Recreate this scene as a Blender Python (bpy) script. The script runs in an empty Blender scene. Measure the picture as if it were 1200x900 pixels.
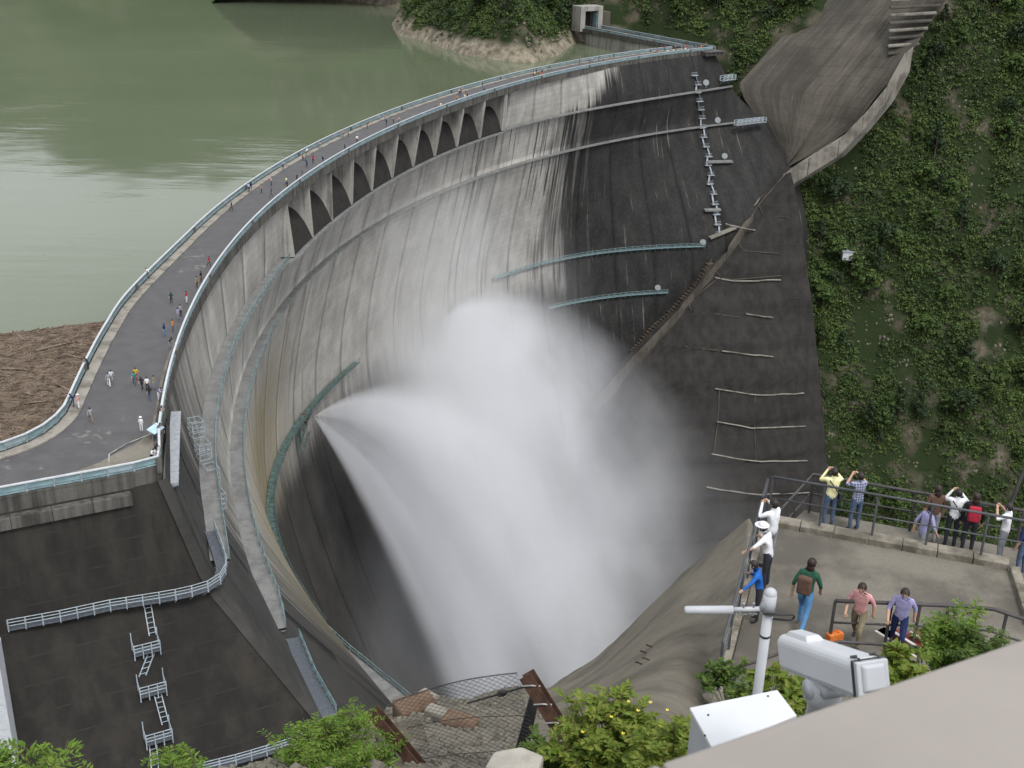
import bpy, math, random
import numpy as np
from mathutils import Vector, Matrix

random.seed(7)
RNG = np.random.default_rng(11)
scene = bpy.context.scene
COL = scene.collection

# ------------------------------------------------------------------ camera
CAM_F, CAM_TH, CAM_RO, CAM_H = 1400.0, 0.40, 0.03, 53.0     # focal length in photo pixels, pitch, roll, metres above the crest
cam_data = bpy.data.cameras.new('camera')
cam_data.sensor_width = 36.0
cam_data.lens = CAM_F / 1200.0 * 36.0
cam_data.clip_start = 0.05
cam_data.clip_end = 6000.0
cam = bpy.data.objects.new('camera', cam_data)
COL.objects.link(cam)
_c, _s = math.cos(CAM_RO), math.sin(CAM_RO)
_R = Vector((1, 0, 0)); _U = Vector((0, math.sin(CAM_TH), math.cos(CAM_TH))); _F = Vector((0, math.cos(CAM_TH), -math.sin(CAM_TH)))
_right = _R * _c + _U * _s
_up = -_R * _s + _U * _c
m = Matrix.Identity(4)
for i in range(3):
    m[i][0] = _right[i]; m[i][1] = _up[i]; m[i][2] = -_F[i]
m[2][3] = CAM_H
cam.matrix_world = m
cam_data.dof.use_dof = True
cam_data.dof.focus_distance = 120.0
cam_data.dof.aperture_fstop = 9.0
scene.camera = cam

# ------------------------------------------------------------------ world, sun, exposure: bright overcast
world = bpy.data.worlds.new('World')
scene.world = world
world.use_nodes = True
SUN_EL, SUN_AZ = math.radians(58), math.radians(150)       # azimuth from +Y towards +X: light from behind and right of the viewer
wn = world.node_tree
wn.nodes.clear()
wo = wn.nodes.new('ShaderNodeOutputWorld')
wb = wn.nodes.new('ShaderNodeBackground'); wb.inputs['Strength'].default_value = 0.15
sky = wn.nodes.new('ShaderNodeTexSky'); sky.sky_type = 'NISHITA'
sky.sun_disc = False; sky.sun_elevation = SUN_EL; sky.sun_rotation = SUN_AZ
sky.air_density = 1.0; sky.dust_density = 4.0; sky.ozone_density = 1.0
# an overcast deck: the clear sky is greyed all round by one even cloud layer
hs = wn.nodes.new('ShaderNodeHueSaturation'); hs.inputs['Saturation'].default_value = 0.12; hs.inputs['Value'].default_value = 1.0
mixw = wn.nodes.new('ShaderNodeMixRGB'); mixw.inputs[0].default_value = 0.55; mixw.inputs[2].default_value = (6.2, 6.4, 6.8, 1)
wn.links.new(sky.outputs[0], hs.inputs['Color']); wn.links.new(hs.outputs[0], mixw.inputs[1])
wn.links.new(mixw.outputs[0], wb.inputs['Color']); wn.links.new(wb.outputs[0], wo.inputs['Surface'])
sun_d = bpy.data.lights.new('sun', 'SUN'); sun_d.energy = 1.2; sun_d.angle = math.radians(16); sun_d.color = (1.0, 0.965, 0.91)
sun = bpy.data.objects.new('sun', sun_d); COL.objects.link(sun)
_sd = Vector((math.sin(SUN_AZ) * math.cos(SUN_EL), math.cos(SUN_AZ) * math.cos(SUN_EL), math.sin(SUN_EL)))
sun.rotation_euler = _sd.to_track_quat('Z', 'Y').to_euler()
scene.view_settings.view_transform = 'Standard'
scene.view_settings.look = 'None'
scene.view_settings.exposure = 0.74
scene.view_settings.gamma = 1.0
scene.view_settings.use_curve_mapping = False
cy = scene.cycles
cy.use_denoising = True
cy.max_bounces = 6; cy.diffuse_bounces = 3; cy.glossy_bounces = 2; cy.transmission_bounces = 2
cy.transparent_max_bounces = 12; cy.volume_bounces = 4
cy.volume_step_rate = 1.0; cy.volume_max_steps = 96
cy.caustics_reflective = False; cy.caustics_refractive = False
cy.sample_clamp_indirect = 6.0

# ------------------------------------------------------------------ photo pixel -> direction -> place
def ray(px, py):
    x, y = px - 600.0, 450.0 - py
    x, y = _c * x - _s * y, _s * x + _c * y
    return Vector((x, CAM_F * math.cos(CAM_TH) + y * math.sin(CAM_TH), -CAM_F * math.sin(CAM_TH) + y * math.cos(CAM_TH)))
def onz(px, py, z):                      # where the ray meets the level z
    r = ray(px, py); return Vector((0, 0, CAM_H)) + r * ((z - CAM_H) / r.z)
def ony(px, py, y):                      # where the ray meets the upright plane at distance y
    r = ray(px, py); return Vector((0, 0, CAM_H)) + r * (y / r.y)
def G(pts, z): return [onz(a, b, z) for a, b in pts]

# ------------------------------------------------------------------ helpers: objects
def tag(o, label=None, cat=None, group=None, kind=None):
    if label: o['label'] = label
    if cat: o['category'] = cat
    if group: o['group'] = group
    if kind: o['kind'] = kind
    return o
def empty(name, loc=(0, 0, 0), rz=0.0, parent=None):
    o = bpy.data.objects.new(name, None); o.location = loc; o.rotation_euler = (0, 0, rz)
    o.empty_display_size = 0.2
    COL.objects.link(o)
    if parent: o.parent = parent
    return o
def link(name, me, mat=None, parent=None, loc=None, rot=None, scale=None):
    o = bpy.data.objects.new(name, me); COL.objects.link(o)
    if mat is not None and len(me.materials) == 0: me.materials.append(mat)
    if parent is not None: o.parent = parent
    if loc is not None: o.location = loc
    if rot is not None: o.rotation_euler = rot
    if scale is not None: o.scale = scale
    return o
def mesh_np(name, V, F, smooth=False, uv=None):
    """V (n,3); F (k,4) or (k,3) index array; uv per vertex (n,2)"""
    V = np.asarray(V, np.float32); F = np.asarray(F, np.int32)
    me = bpy.data.meshes.new(name)
    k, w = F.shape
    me.vertices.add(len(V)); me.vertices.foreach_set('co', V.ravel())
    me.loops.add(k * w); me.loops.foreach_set('vertex_index', F.ravel())
    me.polygons.add(k); me.polygons.foreach_set('loop_start', np.arange(0, k * w, w, dtype=np.int32))
    me.polygons.foreach_set('loop_total', np.full(k, w, np.int32))
    me.polygons.foreach_set('use_smooth', np.full(k, bool(smooth)))
    if uv is not None:
        l = me.uv_layers.new(name='UVMap')
        l.data.foreach_set('uv', np.asarray(uv, np.float32)[F.ravel()].ravel())
    me.update(calc_edges=True); me.validate()
    return me
def grid_faces(n, m):
    i = np.arange(n * m).reshape(n, m)
    return np.stack([i[:-1, :-1], i[1:, :-1], i[1:, 1:], i[:-1, 1:]], -1).reshape(-1, 4)
def grid_mesh(name, P, smooth=True, uv=None, flip=False):
    P = np.asarray(P, np.float32); n, m_, _ = P.shape
    F = grid_faces(n, m_)
    if flip: F = F[:, ::-1]
    return mesh_np(name, P.reshape(-1, 3), F, smooth, None if uv is None else np.asarray(uv).reshape(-1, 2))

class MB:
    """collects shapes; build() links them as ONE mesh object"""
    def __init__(s): s.v = []; s.f = []; s.mi = []; s.cur = 0
    def add(s, vs, fs):
        b = len(s.v); s.v += [tuple(v) for v in vs]
        for f in fs: s.f.append(tuple(b + i for i in f)); s.mi.append(s.cur)
        return s
    def hexa(s, b4, t4):
        return s.add(list(b4) + list(t4), [(3, 2, 1, 0), (4, 5, 6, 7), (0, 1, 5, 4), (1, 2, 6, 5), (2, 3, 7, 6), (3, 0, 4, 7)])
    def box(s, c, d, rz=0.0):
        cx, cy_, cz = c; hx, hy, hz = d[0] / 2, d[1] / 2, d[2] / 2
        ca, sa = math.cos(rz), math.sin(rz)
        q = [(cx + ca * x - sa * y, cy_ + sa * x + ca * y) for x, y in ((-hx, -hy), (hx, -hy), (hx, hy), (-hx, hy))]
        return s.hexa([(x, y, cz - hz) for x, y in q], [(x, y, cz + hz) for x, y in q])
    def bar(s, a, b, w, h=None, up=(0, 0, 1)):
        a, b = Vector(a), Vector(b); h = w if h is None else h
        d = (b - a)
        if d.length < 1e-6: return s
        d.normalize(); u = Vector(up)
        sd = d.cross(u)
        if sd.length < 1e-4: sd = d.cross(Vector((1, 0, 0)))
        sd.normalize(); u = sd.cross(d)
        o = [-sd * w / 2 - u * h / 2, sd * w / 2 - u * h / 2, sd * w / 2 + u * h / 2, -sd * w / 2 + u * h / 2]
        return s.hexa([a + k for k in o], [b + k for k in o])
    def tube(s, pts, r, n=8, cap=True):
        pts = [Vector(p) for p in pts]; k = len(pts)
        rr = r if isinstance(r, (list, tuple)) else [r] * k
        rings = []; pn = None
        for i in range(k):
            t = (pts[min(i + 1, k - 1)] - pts[max(i - 1, 0)]).normalized()
            if pn is None:
                pn = t.orthogonal().normalized()
            else:
                pn = (pn - t * pn.dot(t)); pn = pn.normalized() if pn.length > 1e-5 else t.orthogonal().normalized()
            bn = t.cross(pn)
            rings.append([pts[i] + (pn * math.cos(2 * math.pi * j / n) + bn * math.sin(2 * math.pi * j / n)) * rr[i] for j in range(n)])
        vs = [v for g in rings for v in g]; fs = []
        for i in range(k - 1):
            for j in range(n):
                a = i * n + j; b = i * n + (j + 1) % n
                fs.append((a, b, b + n, a + n))
        if cap:
            fs.append(tuple(range(n - 1, -1, -1))); fs.append(tuple((k - 1) * n + j for j in range(n)))
        return s.add(vs, fs)
    def prism(s, poly, z0, z1):
        n = len(poly)
        vs = [(p[0], p[1], z0) for p in poly] + [(p[0], p[1], z1) for p in poly]
        return s.add(vs, [tuple(range(n - 1, -1, -1)), tuple(range(n, 2 * n))] + [(i, (i + 1) % n, n + (i + 1) % n, n + i) for i in range(n)])
    def ball(s, c, r, n=10, m_=6, sc=(1, 1, 1)):
        vs = [(c[0], c[1], c[2] - r * sc[2])]
        for i in range(1, m_):
            a = -math.pi / 2 + math.pi * i / m_
            for j in range(n):
                b = 2 * math.pi * j / n
                vs.append((c[0] + r * sc[0] * math.cos(a) * math.cos(b), c[1] + r * sc[1] * math.cos(a) * math.sin(b), c[2] + r * sc[2] * math.sin(a)))
        vs.append((c[0], c[1], c[2] + r * sc[2]))
        fs = [(0, 1 + (j + 1) % n, 1 + j) for j in range(n)]
        for i in range(m_ - 2):
            for j in range(n):
                a = 1 + i * n + j; b = 1 + i * n + (j + 1) % n
                fs.append((a, b, b + n, a + n))
        l = len(vs) - 1
        fs += [(l, 1 + (m_ - 2) * n + j, 1 + (m_ - 2) * n + (j + 1) % n) for j in range(n)]
        return s.add(vs, fs)
    def mesh(s, name, mats=(), smooth=False, bevel=0.0):
        me = bpy.data.meshes.new(name)
        me.from_pydata(s.v, [], s.f)
        for m_ in mats: me.materials.append(m_)
        if len(mats) > 1: me.polygons.foreach_set('material_index', s.mi)
        if smooth: me.polygons.foreach_set('use_smooth', [True] * len(me.polygons))
        me.update()
        return me
    def build(s, name, mat, parent=None, smooth=False, loc=None, bevel=0.0, rot=None):
        mats = mat if isinstance(mat, (list, tuple)) else (mat,)
        o = link(name, s.mesh(name, mats, smooth), None, parent, loc, rot)
        if bevel > 0:
            b = o.modifiers.new('bevel', 'BEVEL'); b.width = bevel; b.segments = 2; b.limit_method = 'ANGLE'; b.angle_limit = 0.6
        return o

# ------------------------------------------------------------------ helpers: materials
def lin(c):
    f = lambda v: v / 12.92 if v <= 0.04045 else ((v + 0.055) / 1.055) ** 2.4
    return (f(c[0] / 255), f(c[1] / 255), f(c[2] / 255), 1)
class NT:
    def __init__(s, mat): s.t = mat.node_tree; s.n = s.t.nodes; s.l = s.t.links
    def new(s, typ, **kw):
        o = s.n.new(typ)
        for k, v in kw.items(): setattr(o, k, v)
        return o
    def put(s, sock, v):
        if hasattr(v, 'is_linked') or isinstance(v, bpy.types.NodeSocket): s.l.new(v, sock)
        else:
            if hasattr(sock.default_value, '__len__') and not hasattr(v, '__len__'): v = (v,) * len(sock.default_value)
            if hasattr(sock.default_value, '__len__') and len(sock.default_value) == 4 and len(v) == 3: v = tuple(v) + (1,)
            sock.default_value = v
    def math(s, op, a, b=0.0, c=None, clamp=False):
        o = s.new('ShaderNodeMath', operation=op, use_clamp=clamp)
        s.put(o.inputs[0], a); s.put(o.inputs[1], b)
        if c is not None: s.put(o.inputs[2], c)
        return o.outputs[0]
    def mix(s, f, a, b, typ='MIX'):
        o = s.new('ShaderNodeMixRGB', blend_type=typ)
        s.put(o.inputs[0], f); s.put(o.inputs[1], a); s.put(o.inputs[2], b)
        return o.outputs[0]
    def noise(s, vec, scale=1.0, detail=4.0, rough=0.55, sc=None):
        if sc is not None:
            mp = s.new('ShaderNodeMapping'); s.put(mp.inputs['Vector'], vec); mp.inputs['Scale'].default_value = sc; vec = mp.outputs[0]
        o = s.new('ShaderNodeTexNoise'); s.put(o.inputs['Vector'], vec)
        o.inputs['Scale'].default_value = scale; o.inputs['Detail'].default_value = detail; o.inputs['Roughness'].default_value = rough
        return o.outputs['Fac']
    def ramp(s, f, a, b):                      # smooth step from a (0) to b (1); a > b gives the falling step
        o = s.new('ShaderNodeMapRange', interpolation_type='SMOOTHSTEP')
        s.put(o.inputs['Value'], f)
        if a < b: o.inputs['From Min'].default_value = a; o.inputs['From Max'].default_value = b; o.inputs['To Min'].default_value = 0; o.inputs['To Max'].default_value = 1
        else: o.inputs['From Min'].default_value = b; o.inputs['From Max'].default_value = a; o.inputs['To Min'].default_value = 1; o.inputs['To Max'].default_value = 0
        return o.outputs[0]
    def coord(s, which='Object'): return s.new('ShaderNodeTexCoord').outputs[which]
    def sep(s, v):
        o = s.new('ShaderNodeSeparateXYZ'); s.put(o.inputs[0], v); return o.outputs
    def comb(s, x, y, z):
        o = s.new('ShaderNodeCombineXYZ'); s.put(o.inputs[0], x); s.put(o.inputs[1], y); s.put(o.inputs[2], z); return o.outputs[0]
def mat_new(name):
    m_ = bpy.data.materials.new(name); m_.use_nodes = True
    nt = NT(m_)
    bs = nt.n['Principled BSDF']
    return m_, nt, bs
def simple(name, col, rough=0.6, metal=0.0, var=0.12, scale=3.0, bump=0.0, spec=0.3):
    m_, nt, bs = mat_new(name)
    c = nt.coord()
    n1 = nt.noise(c, scale, 5)
    dark = tuple(k * (1 - var * 1.6) for k in col[:3]); lite = tuple(min(1, k * (1 + var)) for k in col[:3])
    nt.put(bs.inputs['Base Color'], nt.mix(nt.ramp(n1, 0.3, 0.7), dark, lite))
    bs.inputs['Roughness'].default_value = rough; bs.inputs['Metallic'].default_value = metal
    bs.inputs['Specular IOR Level'].default_value = spec
    if bump:
        b = nt.new('ShaderNodeBump'); b.inputs['Strength'].default_value = bump; b.inputs['Distance'].default_value = 0.05
        nt.put(b.inputs['Height'], nt.noise(c, scale * 6, 6)); nt.put(bs.inputs['Normal'], b.outputs[0])
    return m_

# ------------------------------------------------------------------ materials of the setting
def concrete(name, lite, dark, amount=0.5, stre=0.5, scale=0.15, bump=0.25, moss=0.0, fine=2.5, lift=0.0):
    """weathered concrete: patches and rain streaks that run down in z"""
    m_, nt, bs = mat_new(name)
    c = nt.coord()
    big = nt.noise(c, scale, 6, 0.6)
    stv = nt.noise(c, 1.0, 5, 0.6, sc=(0.9 * scale * 6, 0.9 * scale * 6, 0.05 * scale * 6))
    fn = nt.noise(c, fine, 6, 0.65)
    a = nt.math('ADD', nt.math('MULTIPLY', big, 1 - stre), nt.math('MULTIPLY', stv, stre))
    f = nt.ramp(a, 0.63 - 0.3 * (amount - 0.5), 0.39 - 0.3 * (amount - 0.5))
    col = nt.mix(f, dark, lite)
    col = nt.mix(nt.math('MULTIPLY', nt.ramp(fn, 0.35, 0.7), 0.35), col, tuple(k * 0.55 for k in lite[:3]))
    if lift:
        zz = nt.math('ADD', nt.sep(c)[2], nt.math('MULTIPLY', big, 0.25)); fr = nt.math('FRACT', nt.math('DIVIDE', zz, lift))
        wn_ = nt.new('ShaderNodeTexWhiteNoise', noise_dimensions='1D'); nt.put(wn_.inputs['W'], nt.math('FLOOR', nt.math('DIVIDE', zz, lift)))
        col = nt.mix(nt.math('MULTIPLY', wn_.outputs['Value'], 0.35), col, dark)
        col = nt.mix(nt.math('MULTIPLY', nt.math('LESS_THAN', fr, 0.05), nt.math('MULTIPLY', nt.ramp(stv, 0.4, 0.7), 0.3)), col, tuple(min(1, k * 1.8) for k in lite[:3]))
    if moss:
        mo = nt.ramp(nt.noise(c, scale * 3, 5), 0.55, 0.7)
        col = nt.mix(nt.math('MULTIPLY', mo, moss), col, (0.09, 0.1, 0.035))
    nt.put(bs.inputs['Base Color'], col)
    bs.inputs['Roughness'].default_value = 0.85; bs.inputs['Specular IOR Level'].default_value = 0.25
    if bump:
        b = nt.new('ShaderNodeBump'); b.inputs['Strength'].default_value = bump; b.inputs['Distance'].default_value = 0.08
        nt.put(b.inputs['Height'], fn); nt.put(bs.inputs['Normal'], b.outputs[0])
    return m_

def dam_face_material():
    m_, nt, bs = mat_new('dam_face_concrete')
    uv = nt.new('ShaderNodeUVMap'); uv.uv_map = 'UVMap'
    x = nt.sep(uv.outputs[0]); u, v = x[0], x[1]
    P = lambda a, b, off=0.0: nt.comb(nt.math('MULTIPLY', u, a), nt.math('MULTIPLY', v, b), off)
    big = nt.noise(P(0.03, 0.03), 1.0, 5)
    mid = nt.noise(P(0.22, 0.12, 3.0), 1.0, 6, 0.6)
    fin = nt.noise(P(1.2, 0.9, 9.0), 1.0, 6, 0.65)
    stw = nt.noise(P(0.13, 0.012, 5.0), 1.0, 4)            # wide streaks
    stf = nt.noise(P(0.75, 0.022, 7.0), 1.0, 5, 0.62)      # narrow streaks
    stl = nt.noise(P(1.1, 0.03, 17.0), 1.0, 5, 0.6)        # pale run-off streaks
    # pours: tone steps between lifts and monoliths
    cell = nt.new('ShaderNodeTexWhiteNoise', noise_dimensions='2D')
    nt.put(cell.inputs['Vector'], nt.comb(nt.math('FLOOR', nt.math('DIVIDE', u, 7.5)), nt.math('FLOOR', nt.math('DIVIDE', v, 1.5)), 0))
    tone = nt.math('ADD', nt.math('MULTIPLY', nt.math('SUBTRACT', cell.outputs['Value'], 0.5), 0.10), 1.0)
    tone = nt.math('MULTIPLY', tone, nt.math('ADD', 0.72, nt.math('MULTIPLY', big, 0.55)))
    base = nt.mix(nt.ramp(mid, 0.3, 0.75), (0.225, 0.216, 0.197), (0.345, 0.334, 0.31))
    base = nt.mix(1.0, base, nt.comb(tone, tone, tone), 'MULTIPLY')
    # ochre damp growth low towards the near side
    och = nt.math('MULTIPLY', nt.ramp(u, 205, 255), nt.ramp(v, -24, -46))
    och = nt.math('MULTIPLY', och, nt.ramp(nt.math('ADD', mid, nt.math('MULTIPLY', stf, 0.5)), 0.45, 0.9))
    base = nt.mix(och, base, (0.17, 0.135, 0.06))
    # pour lines
    ln = nt.math('LESS_THAN', nt.math('FRACT', nt.math('DIVIDE', v, 1.5)), 0.12)
    base = nt.mix(nt.math('MULTIPLY', ln, nt.math('MULTIPLY', fin, 0.32)), base, (0.09, 0.088, 0.08))
    # black growth of the far third, its edge broken into streaks, starting lower above the upper ledge
    upper = nt.ramp(v, -14.0, -10.0)
    e = nt.math('ADD', u, nt.math('MULTIPLY', nt.math('SUBTRACT', stw, 0.5), 46.0))
    e = nt.math('ADD', e, nt.math('MULTIPLY', nt.math('SUBTRACT', stf, 0.5), 40.0))
    e = nt.math('ADD', e, nt.math('MULTIPLY', upper, 24.0))
    e = nt.math('ADD', e, nt.math('MULTIPLY', nt.math('MULTIPLY', upper, nt.math('ADD', v, 2.0)), 1.8))
    blk = nt.ramp(e, 88, 73)
    # streaks hanging from the ledges
    hang = nt.math('MULTIPLY', nt.ramp(v, -11.5, -13.5), nt.ramp(u, 180, 110))
    s2 = nt.math('MULTIPLY', nt.ramp(nt.math('ADD', nt.math('MULTIPLY', stf, 0.7), nt.math('MULTIPLY', stw, 0.45)), 0.60, 0.70), hang)
    # dirt near the near corner
    near = nt.math('MULTIPLY', nt.ramp(u, 300, 345), nt.ramp(nt.math('ADD', nt.math('MULTIPLY', stf, 0.6), nt.math('MULTIPLY', stw, 0.6)), 0.40, 0.66))
    near2 = nt.math('MULTIPLY', nt.ramp(nt.math('ADD', u, nt.math('MULTIPLY', stf, 20.0)), 334, 352), 0.95)
    mid_st = nt.math('MULTIPLY', nt.ramp(stw, 0.60, 0.74), nt.ramp(u, 300, 200))
    wet_shade = nt.math('MULTIPLY', nt.ramp(nt.math('ADD', v, nt.math('MULTIPLY', nt.math('SUBTRACT', stf, 0.5), 16.0)), -60, -74), 0.95)  # low face darkened: wet concrete, with its shade put into the colour too
    dk = nt.math('MAXIMUM', nt.math('MAXIMUM', nt.math('MAXIMUM', blk, wet_shade), nt.math('MULTIPLY', s2, 0.9)), nt.math('MAXIMUM', nt.math('MAXIMUM', near, near2), nt.math('MULTIPLY', mid_st, 0.7)))
    dcol = nt.mix(nt.ramp(mid, 0.3, 0.8), (0.010, 0.0098, 0.0098), (0.026, 0.025, 0.024))
    col = nt.mix(dk, base, dcol)
    pale = nt.math('MULTIPLY', nt.ramp(nt.math('ADD', stl, nt.math('MULTIPLY', mid, 0.25)), 0.76, 0.84), nt.math('MULTIPLY', blk, 0.55))
    col = nt.mix(pale, col, (0.26, 0.25, 0.22))
    col = nt.mix(nt.math('MULTIPLY', nt.ramp(fin, 0.45, 0.75), 0.25), col, (0.07, 0.068, 0.062))
    nt.put(bs.inputs['Base Color'], col)
    bs.inputs['Roughness'].default_value = 0.82; bs.inputs['Specular IOR Level'].default_value = 0.25
    b = nt.new('ShaderNodeBump'); b.inputs['Strength'].default_value = 0.4; b.inputs['Distance'].default_value = 0.15
    nt.put(b.inputs['Height'], nt.math('ADD', fin, nt.math('MULTIPLY', ln, -0.5))); nt.put(bs.inputs['Normal'], b.outputs[0])
    return m_

def asphalt_material():
    m_, nt, bs = mat_new('asphalt')
    c = nt.coord()
    patch = nt.ramp(nt.noise(c, 0.16, 4), 0.60, 0.66)
    wear = nt.noise(c, 0.5, 6, 0.65)
    col = nt.mix(nt.ramp(wear, 0.3, 0.7), (0.048, 0.047, 0.049), (0.072, 0.07, 0.072))
    col = nt.mix(nt.math('MULTIPLY', patch, nt.ramp(nt.noise(c, 1.1, 5), 0.5, 0.62)), col, (0.13, 0.125, 0.115))
    col = nt.mix(nt.math('MULTIPLY', nt.ramp(nt.noise(c, 25, 3), 0.5, 0.7), 0.3), col, (0.03, 0.03, 0.03))
    nt.put(bs.inputs['Base Color'], col)
    nt.put(bs.inputs['Roughness'], nt.math('ADD', 0.55, nt.math('MULTIPLY', wear, 0.4)))
    return m_

def water_material():
    m_, nt, bs = mat_new('lake_water')
    c = nt.coord()
    big = nt.noise(c, 0.006, 4)
    col = nt.mix(nt.ramp(big, 0.35, 0.7), (0.088, 0.107, 0.068), (0.110, 0.128, 0.084))
    nt.put(bs.inputs['Base Color'], col)
    bs.inputs['Roughness'].default_value = 0.06; bs.inputs['IOR'].default_value = 1.33; bs.inputs['Specular IOR Level'].default_value = 0.3
    b = nt.new('ShaderNodeBump'); b.inputs['Strength'].default_value = 0.35; b.inputs['Distance'].default_value = 0.4
    w1 = nt.noise(c, 1.0, 5, 0.6, sc=(0.05, 0.22, 0.1)); w2 = nt.noise(c, 0.02, 3)
    nt.put(b.inputs['Height'], nt.math('MULTIPLY', w1, nt.ramp(w2, 0.35, 0.75)))
    nt.put(bs.inputs['Normal'], b.outputs[0])
    return m_

def ground_material(name, soil, grass, rock, s=0.08, gmin=0.42, gmax=0.56, band=False):
    m_, nt, bs = mat_new(name)
    c = nt.coord()
    a = nt.noise(c, s, 6, 0.6); b_ = nt.noise(c, s * 4, 6, 0.65); d = nt.noise(c, s * 25, 5, 0.7)
    col = nt.mix(nt.ramp(b_, 0.35, 0.7), soil, rock)
    col = nt.mix(nt.ramp(a, gmin, gmax), col, grass)
    col = nt.mix(nt.math('MULTIPLY', nt.ramp(d, 0.4, 0.75), 0.5), col, tuple(k * 0.35 for k in soil[:3]))
    if band:
        xyz = nt.sep(c); k_ = nt.math('MULTIPLY', nt.ramp(nt.math('ADD', xyz[2], nt.math('MULTIPLY', a, 9.0)), 5.5, 2.5), nt.math('MULTIPLY', nt.ramp(xyz[0], 45, 35), nt.ramp(xyz[2], -24, -15)))
        col = nt.mix(k_, col, nt.mix(nt.ramp(b_, 0.35, 0.65), (0.10, 0.088, 0.066), (0.25, 0.22, 0.17)))
    nt.put(bs.inputs['Base Color'], col); bs.inputs['Roughness'].default_value = 0.95; bs.inputs['Specular IOR Level'].default_value = 0.1
    bp = nt.new('ShaderNodeBump'); bp.inputs['Strength'].default_value = 0.8; bp.inputs['Distance'].default_value = 0.6 * (0.08 / s)
    nt.put(bp.inputs['Height'], nt.math('ADD', b_, nt.math('MULTIPLY', d, 0.4))); nt.put(bs.inputs['Normal'], bp.outputs[0])
    return m_

def leaf_material(name, cols, s=0.15, trans=0.25):
    m_, nt, bs = mat_new(name)
    c = nt.coord()
    gm = nt.new('ShaderNodeNewGeometry')
    n1 = nt.noise(c, s, 3)
    col = nt.mix(nt.ramp(n1, 0.35, 0.65), cols[0], cols[1])
    col = nt.mix(nt.math('MULTIPLY', nt.ramp(gm.outputs['Random Per Island'], 0.45, 1.0), 0.75), col, cols[2])
    nt.put(bs.inputs['Base Color'], col); bs.inputs['Roughness'].default_value = 0.6; bs.inputs['Specular IOR Level'].default_value = 0.25
    tr = nt.new('ShaderNodeBsdfTranslucent'); nt.put(tr.inputs['Color'], col)
    mx = nt.new('ShaderNodeMixShader'); mx.inputs[0].default_value = trans
    nt.l.new(bs.outputs[0], mx.inputs[1]); nt.l.new(tr.outputs[0], mx.inputs[2])
    nt.l.new(mx.outputs[0], nt.n['Material Output'].inputs['Surface'])
    return m_

def apron_material():
    m_, nt, bs = mat_new('streaked_apron_concrete')
    uv = nt.new('ShaderNodeUVMap'); uv.uv_map = 'UVMap'; x = nt.sep(uv.outputs[0]); c = nt.coord()
    st = nt.noise(nt.comb(nt.math('MULTIPLY', x[1], 16.0), nt.math('MULTIPLY', x[0], 2.2), 0), 1.0, 6, 0.62)
    st2 = nt.noise(nt.comb(nt.math('MULTIPLY', x[1], 60.0), nt.math('MULTIPLY', x[0], 14.0), 3.0), 1.0, 5, 0.6)
    big_ = nt.noise(c, 0.05, 3)
    lf = nt.math('LESS_THAN', nt.math('FRACT', nt.math('MULTIPLY', nt.math('ADD', x[0], nt.math('MULTIPLY', big_, 0.05)), 23.0)), 0.07)
    big = nt.noise(c, 0.03, 5)
    f = nt.ramp(nt.math('ADD', nt.math('ADD', nt.math('MULTIPLY', st, 0.5), nt.math('MULTIPLY', st2, 0.25)), nt.math('MULTIPLY', big, 0.25)), 0.38, 0.62)
    col = nt.mix(nt.math('MULTIPLY', f, nt.ramp(big, 0.2, 0.6)), (0.040, 0.037, 0.032), (0.088, 0.080, 0.066))
    col = nt.mix(nt.math('MULTIPLY', nt.ramp(st2, 0.62, 0.75), 0.45), col, (0.17, 0.158, 0.135))
    col = nt.mix(nt.math('MULTIPLY', lf, nt.math('MULTIPLY', st, 0.4)), col, (0.02, 0.019, 0.017))
    nt.put(bs.inputs['Base Color'], col); bs.inputs['Roughness'].default_value = 0.9; bs.inputs['Specular IOR Level'].default_value = 0.2
    b = nt.new('ShaderNodeBump'); b.inputs['Strength'].default_value = 0.5; b.inputs['Distance'].default_value = 0.3; nt.put(b.inputs['Height'], nt.math('ADD', st2, nt.math('MULTIPLY', lf, -1.0))); nt.put(bs.inputs['Normal'], b.outputs[0])
    return m_
M = {}
M['apron_uv'] = apron_material()
M['ridge_dark'] = concrete('brown_ridge_concrete', (0.085, 0.076, 0.06), (0.035, 0.032, 0.028), 0.5, 0.3, 0.2, 0.5)
M['face'] = dam_face_material()
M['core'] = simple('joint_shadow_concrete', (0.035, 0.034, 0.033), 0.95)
M['light_conc'] = concrete('pale_concrete', (0.30, 0.29, 0.265), (0.10, 0.095, 0.085), 0.35, 0.6, 0.2)
M['deck_beam'] = concrete('crest_beam_concrete', (0.10, 0.096, 0.086), (0.028, 0.027, 0.025), 0.5, 0.7, 0.25)
M['ledge'] = concrete('ledge_concrete', (0.19, 0.195, 0.19), (0.13, 0.132, 0.13), 0.5, 0.2, 0.6)
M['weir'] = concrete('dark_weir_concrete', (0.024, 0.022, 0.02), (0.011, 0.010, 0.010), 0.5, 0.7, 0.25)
M['wing'] = concrete('black_stained_concrete', (0.028, 0.025, 0.020), (0.010, 0.0095, 0.009), 0.6, 0.55, 0.10, 0.4, lift=2.0)
M['block'] = concrete('dark_block_concrete', (0.026, 0.0235, 0.021), (0.011, 0.0105, 0.010), 0.5, 0.7, 0.07, 0.4, lift=4.0)
M['apron'] = concrete('brown_apron_concrete', (0.088, 0.080, 0.067), (0.044, 0.040, 0.034), 0.5, 0.6, 0.035, 0.4)
M['ridge'] = concrete('pale_ridge_concrete', (0.22, 0.205, 0.175), (0.08, 0.073, 0.062), 0.4, 0.3, 0.15, 0.5)
M['asphalt'] = asphalt_material()
M['kerb'] = concrete('kerb_concrete', (0.25, 0.235, 0.205), (0.11, 0.10, 0.085), 0.35, 0.1, 0.4)
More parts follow.
